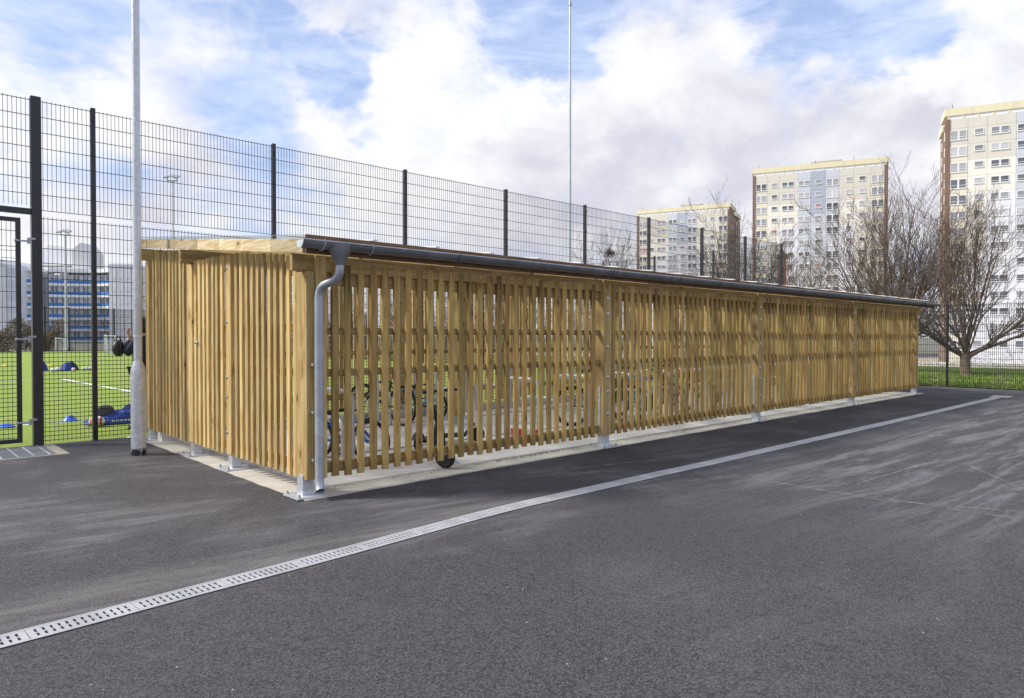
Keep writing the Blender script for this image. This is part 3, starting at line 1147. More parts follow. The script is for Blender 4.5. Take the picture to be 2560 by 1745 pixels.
# ------------------------------------------------------------------ mesh fences
def mesh_panel_data(L, z0, z1, hz, pitch=.0505, r=.0028, rh=.0042, overhang=.03):
    o = MB()
    n = int(round(L / pitch))

    def bar(a, b, rr):
        d = (Vector(b) - Vector(a)).normalized()
        if abs(d.z) > .5:
            u, v = Vector((1, 0, 0)), Vector((0, 1, 0))
        else:
            u, v = Vector((0, 1, 0)), Vector((0, 0, 1))
        i = len(o.v)
        for p_ in (a, b):
            for s, t in ((1, 1), (-1, 1), (-1, -1), (1, -1)):
                o.v.append(tuple(Vector(p_) + u * s * rr + v * t * rr))
        for k in range(4):
            l = (k + 1) % 4
            o.f.append((i + k, i + l, i + 4 + l, i + 4 + k))
    for k in range(n + 1):
        x = L * k / n
        bar((x, 0, z0), (x, 0, z1 + overhang), r)
    for z in hz:
        bar((0, -.007, z), (L, -.007, z), rh)
    me = bpy.data.meshes.new('mesh_panel')
    me.from_pydata(o.v, [], o.f)
    me.materials.append(M_BLACK)
    return me


lower_hz = [.06 + .0605 * i for i in range(21)] + [1.30 + .105 * 0] + [1.49, 1.69, 1.89, 2.10, 2.30, 2.51, 2.71, 2.92, 3.12]
upper_hz = [3.23 + .2125 * i for i in range(8)]
FY = 5.45
posts_x = [-1.239, -.55, 2.14, 4.816, 7.50, 10.17, 12.84, 15.52, 18.12, 20.66]
fence = thing('mesh_fence', 'tall black welded mesh sports fence running behind the cycle shelter', 'fence', (0, FY, 0))
cache = {}


def panels(parent, x0, x1, upper=True, low=lower_hz, lowtop=3.12):
    L = round(x1 - x0, 3)
    if (L, upper) not in cache:
        cache[(L, upper)] = (mesh_panel_data(L, .03, lowtop, low), mesh_panel_data(L, 3.23, 4.71, upper_hz) if upper else None)
    a, b = cache[(L, upper)]
    add('mesh_panel', a, parent, (x0, 0, 0))
    if b:
        add('mesh_panel', b, parent, (x0, 0, 0))


for a, b in zip(posts_x, posts_x[1:]):
    panels(fence, a + .03, b - .03)
pm = MB().bbox(-.03, .03, -.025, .055, 0, 4.77, .004).mesh('fence_post', M_POST)
pmw = MB().bbox(-.06, .06, -.05, .07, 0, 4.77, .005).mesh('gate_post', M_POST)
for i, x in enumerate(posts_x):
    if i:
        add('fence_post', pm, fence, (x, 0, 0))
add('gate_post', pmw, fence, (posts_x[0], 0, 0))
clip_me = MB().box(-.012, .012, -.045, -.026, -.02, .02).mesh('clip', M_POST)
for x in posts_x[1:6]:
    for z in (.5, 1.1, 1.7, 2.3, 2.9, 3.5, 4.1, 4.6):
        add('clip', clip_me, fence, (x, 0, z))
# over the gate
add('mesh_panel', mesh_panel_data(1.9, 3.28, 4.71, upper_hz), fence, (-3.2, 0, 0))
MB().bbox(-3.3, posts_x[0] - .06, -.03, .03, 3.16, 3.24, .004).obj('lintel', M_POST, fence)

gate = thing('mesh_gate', 'black framed mesh gate, closed, hung on the wide fence post', 'gate', (0, FY, 0))
fr = MB()
gx0, gx1 = -3.0, -1.42
fr.bbox(gx1 - .055, gx1, -.03, .03, .06, 3.10, .004)
fr.bbox(gx0, gx0 + .055, -.03, .03, .06, 3.10, .004)
fr.box(gx0 + .055, gx1 - .055, -.028, .028, 3.045, 3.10)
fr.box(gx0 + .055, gx1 - .055, -.028, .028, .06, .115)
fr.obj('gate_frame', M_POST, gate)
ghz = [.13 + .0605 * i for i in range(20)] + [1.49, 1.69, 1.89, 2.10, 2.30, 2.51, 2.71, 2.92]
add('mesh_panel', mesh_panel_data(gx1 - .055 - gx0 - .055, .115, 3.04, ghz, overhang=0), gate, (gx0 + .055, 0, 0))
hz_me = MB()
hz_me.tube([(-.06, -.05, 0), (.08, -.05, 0)], .012, 8).tube([(-.075, -.05, 0), (-.05, -.05, 0)], .02, 8).tube([(.085, -.055, -.035), (.085, -.055, .045)], .018, 8).box(.09, .16, -.07, -.035, .02, .05)
hz_me = hz_me.mesh('hinge', M_GALVD)
for z in (2.79, 1.46, .33):
    add('hinge', hz_me, gate, (gx1, 0, z))
for z in (2.65, 2.55):
    MB().box(gx1 - .22, gx1 - .055, -.008, .0, z, z + .006).obj('brace', M_BLACK, gate)

# fence turning along the far end of the pitch
ef = thing('mesh_fence', 'tall black mesh fence closing the end of the pitch, seen above the shelter roof', 'fence', (20.66, FY, 0), R(90))
ch = round(2.68, 3)
for i in range(26):
    if i < 13:
        panels(ef, .03 + i * 2.68, 2.65 + i * 2.68)
    add('fence_post', pm, ef, ((i + 1) * 2.68, 0, 0))
# low fence of the yard end
rf = thing('mesh_fence', 'lower black mesh fence between the yard and the grass verge', 'fence', (20.7, 5.3, 0), R(-90))
rhz = [.05, .25, .45, .65, .85, 1.05, 1.25, 1.45, 1.65, 1.85, 2.05, 2.25, 2.42]
pr = MB().bbox(-.03, .03, -.03, .05, 0, 2.56, .004).mesh('fence_post', M_BLACK)
me = mesh_panel_data(2.46, .03, 2.42, rhz, r=.005, rh=.006)
for i in range(15):
    add('mesh_panel', me, rf, (-.04 + i * 2.52, 0, 0))
    add('fence_post', pr, rf, (-.07 + i * 2.52, 0, 0))
# dark ball court fence far across the pitch
bf = thing('mesh_fence', 'dense dark mesh fence across the far side of the pitch', 'fence', (6, 74.5, 0))
me = mesh_panel_data(2.0, .05, 4.2, [.1 + .16 * i for i in range(26)], pitch=.1, r=.012, rh=.014)
pb = MB().box(-.06, .06, -.05, .05, 0, 4.4).mesh('fence_post', M_BLACK)
for i in range(20):
    if i > 2:
        add('mesh_panel', me, bf, (i * 2.0, 0, 0))
    add('fence_post', pb, bf, (i * 2.0, 0, 0))

# ------------------------------------------------------------------ columns and masts
lc = thing('lighting_column', 'grey galvanised lighting column with a wide base in front of the shelter end wall', 'column', (-.45, 3.68, 0))
o = MB()
o.lathe([(.086, .09), (.086, 1.06), (.083, 1.085), (.050, 1.19)], 28)
o.obj('column_base', M_GALV, lc, smooth=True)
o = MB()
o.lathe([(.088, 0), (.087, .092)], 28)
m_, w_ = mat('chipped black root paint')
co_ = w_.n('ShaderNodeTexCoord').outputs['Object']
nn_ = w_.noise(co_, 38, 5, .7)
zz_ = w_.n('ShaderNodeSeparateXYZ', {0: co_}).outputs[2]
finish(m_, w_, w_.mix(w_.ss(w_.m('ADD', nn_, w_.m('MULTIPLY', zz_, 1.2)), .60, .66), (.012, .012, .013), (.45, .46, .48)), .6)
o.obj('root_coat', m_, lc, smooth=True)
o = MB()
o.lathe([(.049, 1.185), (.047, 4.0), (.045, 8.0)], 24)
o.obj('shaft', M_GALV, lc, smooth=True)
o = MB().box(-.006, .05, -.091, -.084, .30, .78)
o.obj('access_door', M_GALV, lc, rot=(0, 0, R(20)))
MB().tube([(0, 0, 1.50), (0, 0, 1.512)], .051, 24, cap=False).obj('cable_tie', M_WHITE, lc)
o = MB()
o.tube([(0, 0, 7.98), (0, .25, 8.06)], .028, 8).bbox(-.11, .11, .2, .78, 8.04, 8.13, .02)
o.obj('lantern', M_GALVD, lc)


def mast(label, x, y, h, r0, r1, head=True):
    t = thing('floodlight_mast', label, 'floodlight', (x, y, 0), A1 - math.pi / 2, 'floodlight masts round the pitch')
    o = MB()
    o.lathe([(r0, 0), (r0, 1.2), (r1, h)], 14)
    o.obj('pole', M_GALV, t, smooth=True)
    if head:
        o = MB().box(-.42, .42, -.05, .05, h, h + .08)
        o.obj('cross_arm', M_GALVD, t)
        for i, dx in enumerate((-.34, .34)):
            l = MB().bbox(-.27, .27, -.30, .26, -.05, .07, .03).obj('lamp_head', M_SILV, t, (dx, -.2, h + .36), (R(28), R(14 if i else -10), 0))
        MB().tube([(-.4, -.1, h + .05), (-.3, -.2, h + .34)], .03, 6).tube([(.4, -.1, h + .05), (.3, -.2, h + .34)], .03, 6).obj('strut', M_GALVD, t)
    else:
        MB().lathe([(r1 * 1.6, 0), (r1 * 1.6, .12), (r1 * .9, .2), (.02, .4)], 10).obj('finial', M_GALVD, t, (0, 0, h))
        for z in (h * .30, h * .62):
            MB().lathe([(r0 * .86, 0), (r0 * .86, .10)], 14).obj('joint_collar', M_GALV, t, (0, 0, z))
    return t


mast('tall slim galvanised mast rising behind the fence above the middle of the shelter', 21.4, 16.15, 17.0, .085, .05, False)
mast('slim floodlight mast with a twin lamp head high above the tall fence', 16.0, 55.7, 14.4, .09, .06)
mast('pale floodlight mast standing beside the football goals in front of the balcony flats', 11.2, 71.4, 11.1, .13, .09)

# ------------------------------------------------------------------ drain and entrance mat
def drain_y(x):
    pts = [(-4.5, -1.90), (-2.5, -1.785), (-1.2, -1.705), (1.15, -1.527), (3, -1.545), (4.5, -1.575), (8, -1.61), (12, -1.64), (18, -1.655)]
    for (a, ya), (b, yb) in zip(pts, pts[1:]):
        if x <= b:
            t = (x - a) / (b - a)
            t2 = t * t * (3 - 2 * t)
            return ya + (yb - ya) * (t * .7 + t2 * .3)
    return pts[-1][1]


dr = thing('drain_channel', 'long pale slotted drain channel crossing the asphalt in front of the shelter', 'drain')
gm = MB()
L, W = .5, .075
gm.box(.002, L - .002, -W, -.052, -.02, .006)
gm.box(.002, L - .002, .052, W, -.02, .006)
gm.box(.002, L - .002, -.007, .007, -.02, .0055)
nsl = 13
pitch = (L - .044) / nsl
gm.box(.002, .022 + pitch * .31, -.052, .052, -.02, .0058)
gm.box(L - .022 - pitch * .31, L - .002, -.052, .052, -.02, .0058)
for k in range(1, nsl):
    x = .022 + k * pitch
    for a, b in ((-.052, -.007), (.007, .052)):
        gm.box(x - pitch * .31, x + pitch * .31, a, b, -.02, .0054)
gme = gm.mesh('grate', M_GRATE)
x = -4.4
while x < 17.3:
    ya, yb = drain_y(x), drain_y(x + L)
    add('grate', gme, dr, (x, ya, 0), (0, 0, math.atan2(yb - ya, L)))
    x += L * math.cos(math.atan2(yb - ya, L))
tr = MB()
xs = [-4.5 + .25 * i for i in range(89)]
for a, b in zip(xs, xs[1:]):
    i = len(tr.v)
    for x in (a, b):
        y = drain_y(x)
        for d_, z in ((-.072, .0022), (.072, .0022)):
            tr.v.append((x, y + d_, z))
    tr.f.append((i, i + 2, i + 3, i + 1))
tr.obj('trough', M_HOLE, dr)
ed = MB()
for a, b in zip(xs, xs[1:]):
    for d0, d1 in ((-.088, -.0765), (.0765, .092)):
        i = len(ed.v)
        for x in (a, b):
            y = drain_y(x)
            for d_ in (d0, d1):
                ed.v.append((x, y + d_, .0068))
        ed.f.append((i, i + 2, i + 3, i + 1))
ed.obj('channel_edge', M_GRATE, dr)
# little cover at the far end
slab('drain_cover', 17.45, 18.0, -1.85, -1.45, .006, M_STONE, -.01)

em = thing('entrance_mat', 'ribbed grey metal entrance mat with pale strips and a stone edge at the gate', 'mat')
mw = MB().box(-4, -1.20, 4.42, 5.40, -.01, .006)
mw.obj('mat_plate', M_MATT, em)
for i in range(16):
    x = -1.27 - i * .165
    MB().box(x - .010, x + .010, 4.44, 5.38, .006, .010).obj('strip', M_ALU, em)
rb = MB()
for i in range(120):
    x = -1.22 - i * .0235
    rb.box(x - .006, x + .006, 4.44, 5.38, .006, .0085)
ob = rb.obj('rib', M_MATT, em)
MB().box(-1.195, -1.07, 4.36, 5.42, -.01, .008).obj('stone_edge', M_STONE, em)
MB().box(-4, -1.20, 4.365, 4.415, -.01, .0075).obj('stone_edge', M_STONE, em)

# ------------------------------------------------------------------ things lying on the pitch
def goal(label, x, y, rz, w_, h, d):
    t = thing('football_goal', label, 'goal', (x, y, 0), rz, 'portable football goals at the far side')
    f = MB()
    f.box(-w_ / 2, -w_ / 2 + .10, 0, .10, 0, h).box(w_ / 2 - .10, w_ / 2, 0, .10, 0, h).box(-w_ / 2, w_ / 2, 0, .10, h, h + .10)
    f.obj('goal_frame', M_WHITE, t)
    f = MB()
    for s in (-1, 1):
        f.tube([(s * (w_ / 2 - .05), .08, h), (s * (w_ / 2 - .05), d * .45, h), (s * (w_ / 2 - .05), d, .05)], .04, 6)
        f.tube([(s * (w_ / 2 - .05), .08, .05), (s * (w_ / 2 - .05), d, .05)], .05, 6)
    f.tube([(-w_ / 2, d, .05), (w_ / 2, d, .05)], .05, 6)
    f.obj('back_frame', M_WHITE, t)
    n = MB()
    for i in range(25):
        u = -w_ / 2 + w_ * i / 24
        n.tube([(u, .08, h), (u, d * .45, h), (u, d, .05)], .012, 3)
    for i in range(15):
        v = i / 14
        n.tube([(-w_ / 2, d * .45 + d * .55 * v, h - h * v), (w_ / 2, d * .45 + d * .55 * v, h - h * v)], .012, 3)
        for s in (-1, 1):
            n.tube([(s * w_ / 2, .08, h * v), (s * w_ / 2, d * .45 + d * .55 * (1 - v), h * v)], .012, 3)
    ob = n.obj('net', M_WHITE, t)
    for s in (-1, 1):
        MB().cyl((s * w_ / 2 - .06, d * .9, .16), (s * w_ / 2 + .06, d * .9, .16), .16, 12).obj('wheel', M_RUBBER, t)
    return t


for lb_, px_, dp_, rz_, w_, h_, d_ in (('smaller white football goal turned sideways left of the pale floodlight mast', 142, 70, -112, 1.5, 1.3, 1.3),
                                       ('larger white football goal with a sloping net right of the pale floodlight mast', 262, 61, -100, 2.5, 1.55, 1.7)):
    v_ = FV + RV * ((px_ - 1280) / 1738)
    goal(lb_, CAMX + v_.x * dp_, CAMY + v_.y * dp_, R(rz_), w_, h_, d_)


def rugby_ball(label, x, y, rz, r=.10, main=M_WHITE, band=M_RED):
    t = thing('rugby_ball', label, 'ball', (x, y, r), rz, 'balls on the pitch')
    MB().ball((0, 0, 0), r * 1.42, r, r, 16, 10).obj('ball_shell', main, t, smooth=True)
    for k in (-1, 1):
        MB().ball((k * r * .72, 0, 0), r * .42, r * .885, r * .885, 16, 8).obj('ball_panel', band, t, smooth=True)


rugby_ball('white and red rugby ball lying nearest the fence in front of the blue jackets', -.16, 7.18, R(-25), .088)
for px_, dp_, a, l in ((133, 29.0, .3, 'white ball left of the far heap of blue kit, nearer of the close pair'), (144, 29.8, .8, 'white ball left of the far heap of blue kit, farther of the close pair'),
                   (212, 30.4, 0, 'white and red ball lying right of the far heap of blue kit'), (227, 30.6, .3, 'white and red ball lying farthest right of the far heap of kit'),
                   (183, 29.4, 1.2, 'white and red ball touching the far heap of blue kit')):
    v_ = FV + RV * ((px_ - 1280) / 1738)
    rugby_ball(l, CAMX + v_.x * dp_, CAMY + v_.y * dp_, a, .09, M_WHITE, M_RED if 'red' in l else M_SILV)


def cloth_heap(parent, name, cx, cy, rx, ry, h, m, seed, n=26):
    r = random.Random(seed)
    ph = [(r.uniform(0, 6.28), r.uniform(2, 7), r.uniform(.05, .16)) for _ in range(7)]
    o = MB()
    rings = 9
    for i in range(rings + 1):
        t = i / rings
        for k in range(n):
            a = 2 * math.pi * k / n
            wob = 1 + sum(A * math.sin(fq * a + p_ + t * 3) for p_, fq, A in ph) * .6
            z = h * (1 - t ** 1.7) * (1 + sum(A * math.sin(fq * a * 1 + p_ * 2 + t * 5) for p_, fq, A in ph) * .9 * t) + .012
            o.v.append((cx + rx * t * wob * math.cos(a), cy + ry * t * wob * math.sin(a), max(.008, z)))
    for i in range(rings):
        for k in range(n):
            l = (k + 1) % n
            o.f.append((i * n + k, i * n + l, i * n + n + l, i * n + n + k))
    return o.obj(name, m, parent, smooth=True)


kj = thing('jacket_heap', 'crumpled blue sports jackets with white print heaped on the turf by the fence', 'clothing', (.28, 7.50, .01))
cloth_heap(kj, 'jacket', 0, 0, .55, .34, .20, M_NAVY, 2)
cloth_heap(kj, 'jacket', .28, .05, .40, .26, .30, M_NAVY, 3)
pr_ = MB()
for i in range(9):
    pr_.box(-.22 + i * .06, -.185 + i * .06, -.372, -.366, .055 + .004 * (i % 2), .085)
pr_.obj('print', M_WHITE, kj)
pr_ = MB()
n = 14
for cx_ in (.22, .36):
    pr_.tube([(cx_ + .05 * math.cos(R(50 + 260 * k / n)), -.20 - .02 * math.sin(k), .235 + .055 * math.sin(R(50 + 260 * k / n))) for k in range(n)], .011, 5)
pr_.obj('print', M_WHITE, kj)
kb = thing('kit_bag', 'dark grey cloth bag lying on the near heap of blue jackets', 'bag', (.03, 7.50, .17))
MB().ball((0, 0, .06), .15, .11, .10, 14, 8).obj('bag_body', plain('grey mesh cloth', (.10, .10, .11), .9), kb, smooth=True)
MB().tube([(-.14, -.02, .07), (-.08, -.09, .12), (.05, -.11, .10), (.14, -.03, .06)], .010, 6).obj('strap', M_DARK, kb)
kf = thing('kit_heap', 'farther heap of blue kit bags and jackets out on the pitch', 'clothing', (3.50, 29.3, .01))
cloth_heap(kf, 'jacket', 0, 0, .34, .3, .36, M_NAVY, 5)
cloth_heap(kf, 'jacket', .16, .0, .24, .25, .40, M_CLOTHD, 6)
kl = thing('kit_heap', 'blue kit bag on the pitch partly hidden by the wide gate post', 'clothing', (2.66, 29.6, .01))
cloth_heap(kl, 'jacket', 0, 0, .2, .2, .40, M_NAVY, 8)


def disc_cone(label, x, y, m, r=.11, h=.09):
    o = MB()
    o.lathe([(r, .012), (r * 1.02, .018), (r * .35, h), (r * .30, h)], 18)
    o = o.obj('marker_cone', m, None, (x, y, .0), smooth=True)
    tag(o, label, 'cone', 'training marker cones on the pitch')


disc_cone('blue training marker cone on the white line near the fence', -.33, 8.30, M_CONEB, .12, .11)
disc_cone('blue training marker cone by the gate hinge at the foot of the fence', -1.28, 8.05, M_CONEB, .13, .07)
disc_cone('yellow training marker far out on the pitch left of the wide gate post', 2.2, 36.5, M_YEL, .18, .12)
disc_cone('yellow training marker far out on the pitch right of the wide gate post', 3.9, 35.2, M_YEL, .18, .12)
for x, y, l in ((-.12, 5.38, 'scrap of pale litter at the foot of the mesh fence beside the column'), (21.0 - .6, .55, 'white scrap of litter at the foot of the low fence post'), (20.3, -1.9, 'pale scrap of litter under the low fence far right')):
    o = MB()
    o.v = [(-.04, -.02, .004), (.0, -.03, .012), (.04, -.015, .006), (.035, .02, .018), (0, .015, .024), (-.04, .03, .008)]
    o.f = [(0, 1, 4, 5), (1, 2, 3, 4), (0, 5, 4, 3, 2, 1)]
    tag(o.obj('litter', M_WHITE, None, (x, y, .0), (0, 0, x)), l, 'litter')

# ------------------------------------------------------------------ person behind the lighting column
def skin_mesh(name, chain, edges, m, parent, sub=2):
    me = bpy.data.meshes.new(name)
    me.from_pydata([c[0] for c in chain], edges, [])
    o = add(name, me, parent)
    me.materials.append(m)
    sk = o.modifiers.new('skin', 'SKIN')
    sk.use_smooth_shade = True
    lay = me.skin_vertices[0].data if me.skin_vertices else None
    for i, c in enumerate(chain):
        r_ = c[1] if isinstance(c[1], tuple) else (c[1], c[1])
        me.skin_vertices[0].data[i].radius = r_
        me.skin_vertices[0].data[i].use_root = (i == 0)
    su = o.modifiers.new('sub', 'SUBSURF')
    su.levels = sub
    su.render_levels = sub
    return o


def person(label, loc, rz):
    t = thing('person', label, 'person', loc, rz)
    # faces +x; left is +y
    J = {
        'pel': ((0, 0, .98), (.13, .16)), 'abd': ((.0, 0, 1.12), (.11, .145)), 'che': ((-.01, 0, 1.34), (.125, .17)), 'nb': ((-.01, 0, 1.50), (.07, .08)), 'nk': ((.015, 0, 1.575), .055),
        'hl': ((0, .09, .93), .10), 'kl': ((.03, .10, .50), .062), 'al': ((-.02, .10, .09), .042), 'tl': ((.16, .12, .04), .035),
        'hr': ((0, -.09, .93), .10), 'kr': ((.0, -.10, .50), .062), 'ar': ((-.06, -.10, .09), .042), 'tr': ((.12, -.12, .04), .035),
        'sl': ((-.01, .19, 1.44), .062), 'el': ((.12, .25, 1.20), .045), 'wl': ((.16, .11, 1.47), .03), 'pl': ((.175, .085, 1.54), (.022, .038)),
        'sr': ((-.01, -.19, 1.44), .062), 'er': ((-.02, -.25, 1.15), .045), 'wr': ((.09, -.25, .92), .03), 'pr': ((.11, -.25, .84), (.022, .038))}
    names = list(J)
    ix = {n_: i for i, n_ in enumerate(names)}
    E = [('pel', 'abd'), ('abd', 'che'), ('che', 'nb'), ('nb', 'nk'), ('pel', 'hl'), ('hl', 'kl'), ('kl', 'al'), ('al', 'tl'), ('pel', 'hr'), ('hr', 'kr'), ('kr', 'ar'), ('ar', 'tr'),
         ('che', 'sl'), ('sl', 'el'), ('el', 'wl'), ('wl', 'pl'), ('che', 'sr'), ('sr', 'er'), ('er', 'wr'), ('wr', 'pr')]
    chain = [J[n_] for n_ in names]
    edges = [(ix[a], ix[b]) for a, b in E]
    # five fingers on each hand, curled
    for hand, base, fwd, side, curl in (('pl', Vector((.175, .085, 1.54)), Vector((.25, -.25, .93)), Vector((0, .95, .2)), Vector((-.8, .0, .1))),
                                        ('pr', Vector((.11, -.25, .84)), Vector((.15, 0, -1)), Vector((1, 0, .1)), Vector((0, .7, .2)))):
        for k, ln in ((-1.5, .062), (-.5, .075), (.5, .08), (1.5, .07), (2.4, .05)):
            b0 = base + side * (.018 * k) + fwd * (.03 if k < 2 else -.005)
            sp = side * (.004 * k if k < 2 else .025)
            m1 = b0 + fwd * ln * .55 + sp
            m2 = m1 + (fwd * .35 + curl * .75).normalized() * ln * .5
            i0 = len(chain)
            chain += [(tuple(b0), .0105), (tuple(m1), .0095), (tuple(m2), .0075)]
            edges += [(ix[hand], i0), (i0, i0 + 1), (i0 + 1, i0 + 2)]
    skin_mesh('body', chain, edges, M_SKIN, t)
    hd = MB()
    hd.ball((.035, 0, 1.685), .098, .078, .118, 20, 14)
    hd.ball((.065, 0, 1.625), .058, .055, .052, 14, 8)
    hd.ball((.135, 0, 1.672), .020, .013, .022, 8, 6)
    for s in (-1, 1):
        hd.ball((.02, s * .079, 1.678), .022, .010, .033, 8, 6)
    head = hd.obj('head', M_SKIN, t, smooth=True)
    for s in (-1, 1):
        MB().ball((.124, s * .030, 1.695), .010, .013, .007, 8, 6).obj('eye', M_DARK, head)
        MB().box(.126, .134, s * .030 - .016, s * .030 + .016, 1.714, 1.720).obj('eyebrow', M_HAIR, head)
    MB().ball((.124, 0, 1.625), .006, .022, .006, 8, 6).obj('mouth', plain('lip', (.38, .14, .12), .5), head)
    hr = MB()
    hr.ball((.012, 0, 1.715), .108, .090, .108, 18, 12)
    hr.ball((-.045, 0, 1.65), .072, .082, .10, 14, 10)
    hr.obj('hair', M_HAIR, t, smooth=True)
    jk = {'a': ((0, 0, .90), (.155, .185)), 'b': ((0, 0, 1.12), (.14, .175)), 'c': ((-.01, 0, 1.34), (.15, .195)), 'd': ((-.01, 0, 1.50), (.085, .10)),
          'l': ((-.01, .20, 1.44), .082), 'le': ((.12, .255, 1.20), .066), 'lw': ((.155, .12, 1.44), .048),
          'r': ((-.01, -.20, 1.44), .082), 're': ((-.02, -.255, 1.15), .066), 'rw': ((.08, -.25, .95), .048)}
    nm = list(jk)
    jx = {n_: i for i, n_ in enumerate(nm)}
    skin_mesh('jacket', [jk[n_] for n_ in nm], [(jx[a], jx[b]) for a, b in (('a', 'b'), ('b', 'c'), ('c', 'd'), ('c', 'l'), ('l', 'le'), ('le', 'lw'), ('c', 'r'), ('r', 're'), ('re', 'rw'))], M_CLOTHD, t)
    tr_ = [((0, 0, .96), (.145, .17)), ((0, .09, .90), .115), ((.03, .10, .50), .085), ((-.02, .10, .10), .07), ((0, -.09, .90), .115), ((0, -.10, .50), .085), ((-.06, -.10, .10), .07)]
    skin_mesh('trousers', tr_, [(0, 1), (1, 2), (2, 3), (0, 4), (4, 5), (5, 6)], M_CLOTHD, t)
    for x, y in ((-.02, .10), (-.06, -.10)):
        s_ = MB()
        s_.ball((x + .07, y + .01, .045), .14, .05, .05, 14, 8)
        s_.box(x - .06, x + .20, y - .035, y + .055, .003, .022)
        s_.obj('shoe', M_DARK, t, smooth=True)
    return t


PX, PY = .345, 6.42
PR = math.atan2(-RV.y, -RV.x)
person('person in dark navy clothes with a raised hand, half hidden behind the lighting column', (PX, PY, .004), PR)
bg_ = thing('shoulder_bag', 'black and yellow bag hanging in front of the person behind the lighting column', 'bag', (PX - RV.x * .27 - FV.x * .22, PY - RV.y * .27 - FV.y * .22, 1.25), PR)
MB().ball((0, 0, .06), .085, .12, .135, 18, 12).obj('bag_body', M_DARK, bg_, smooth=True)
MB().ball((.055, -.05, .045), .045, .07, .11, 14, 10).obj('bag_panel', M_YEL, bg_, smooth=True)
MB().tube([(-.04, .0, .17), (-.02, 0, .26), (.02, 0, .26), (.04, 0, .17)], .012, 6).obj('strap', M_DARK, bg_)

# ------------------------------------------------------------------ bare trees
def tree(name, label, x, y, h, spread, seed, limbs=8, trunk_h=.7, trunk_r=.14, minr=.008, twig=M_TWIG, levels=3, up=.12, kids=(7, 6, 5), group='bare winter trees', lean=(0, 0), wide=1.0):
    z = gz(x)
    t = thing(name, label, 'tree', (x, y, z), 0, group)
    r = random.Random(seed)
    tk = MB()
    tk.tube([(0, 0, -.1), (0, 0, .05), (.01, .01, trunk_h * .55), (.0, .02, trunk_h * 1.05)], [trunk_r * 1.35, trunk_r * 1.1, trunk_r, trunk_r * 1.15], 12)
    tk.obj('trunk', M_BARK, t, smooth=True)
    cr = MB()

    def branch(p, d, L, rad, lv):
        n = 5 if lv else 6
        path = [p.copy()]
        rs = [rad]
        q = p.copy()
        dd = d.copy()
        for i in range(n):
            dd = (dd + Vector((r.gauss(0, .075), r.gauss(0, .075), r.gauss(0, .05) + up * (.6 if lv else 1)))).normalized()
            q = q + dd * (L / n)
            path.append(q.copy())
            rs.append(max(minr * .75, rad * (1 - .82 * (i + 1) / n)))
        cr.tube(path, rs, 6 if lv == 0 else (4 if lv == 1 else 3), cap=False)
        if lv >= levels:
            return
        k = kids[lv]
        for i in range(k):
            u = .18 + .80 * (i + r.random() * .8) / k
            s = min(n - 1, int(u * n))
            fr_ = u * n - s
            a = path[s].lerp(path[s + 1], fr_)
            tn = (path[s + 1] - path[s]).normalized()
            side = Vector((r.gauss(0, 1), r.gauss(0, 1), r.gauss(0, .6)))
            side = (side - tn * side.dot(tn)).normalized()
            ang_ = R(r.uniform(18, 44))
            nd = (tn * math.cos(ang_) + side * math.sin(ang_)).normalized()
            branch(a, nd, L * r.uniform(.40, .66) * (1.1 - .5 * u), max(minr, rs[s] * .58), lv + 1)

    for i in range(limbs):
        a = 2 * math.pi * (i + r.random() * .7) / limbs
        tilt = r.uniform(.12, wide)
        hs = spread * tilt
        d = Vector((math.cos(a) * hs + lean[0], math.sin(a) * hs + lean[1], h * (1.15 - .55 * tilt) * .8)).normalized()
        L = (h - trunk_h) * (1.0 - .22 * tilt) * r.uniform(.85, 1.05)
        branch(Vector((0, 0, trunk_h * r.uniform(.75, 1.0))), d, L, trunk_r * r.uniform(.24, .42), 0)
    me = bpy.data.meshes.new('crown')
    me.from_pydata(cr.v, [], cr.f)
    me.materials.append(twig)
    add('crown', me, t)
    return t


tree('bare_tree', 'bare spreading tree with a short thick trunk on the grass behind the low fence', 27.6, 1.55, 5.9, 4.6, 11, 18, .85, .17, .0055, M_TWIG, 3, .08, (9, 7, 4), wide=1.4)
tree('bare_tree', 'large bare tree with many upright stems rising just past the far end of the shelter', 29.8, 4.9, 7.7, 5.2, 12, 20, .6, .17, .0062, M_TWIG, 3, .11, (9, 7, 4), wide=1.3)
tree('bare_tree', 'bare tree in front of the brick side of the left tower', 38.7, 16.9, 9.4, 5.6, 13, 12, 1.2, .18, .008, M_TWIG, 3, .13, (8, 6, 4))
nt = tree('bare_tree', 'slender bare tree with a dark nest among its upper twigs', 44.0, 32.2, 10.9, 4.4, 14, 10, 2.0, .15, .009, M_TWIG, 3, .15, (7, 5, 4))
tree('bare_tree', 'faint small bare tree farthest left above the shelter roof', 45.4, 44.8, 8.6, 3.5, 15, 7, 1.5, .12, .016, M_TWIG, 3, .15, (6, 5, 4))
tree('bare_tree', 'low bushy bare tree in front of the middle tower', 33.5, 10.5, 5.6, 3.2, 16, 13, .4, .07, .006, M_TWIG, 3, .15, (6, 5, 3))
tree('bare_tree', 'reddish bare bush beside the left tower, behind the fence', 40.6, 22.2, 6.2, 3.0, 17, 12, .4, .09, .009, M_TWIG2, 3, .14, (7, 5, 4))
tree('bare_tree', 'bare tree between the left and middle towers', 44.5, 16.0, 8.2, 4.0, 18, 9, 1.2, .14, .008, M_TWIG, 3, .15, (7, 5, 4))
tree('bare_tree', 'bare tree whose branches reach in at the right edge behind the low fence', 30.0, -3.6, 5.4, 4.2, 19, 13, 1.0, .14, .006, M_TWIG, 3, .10, (7, 6, 4))
ns = MB()
r_ = random.Random(4)
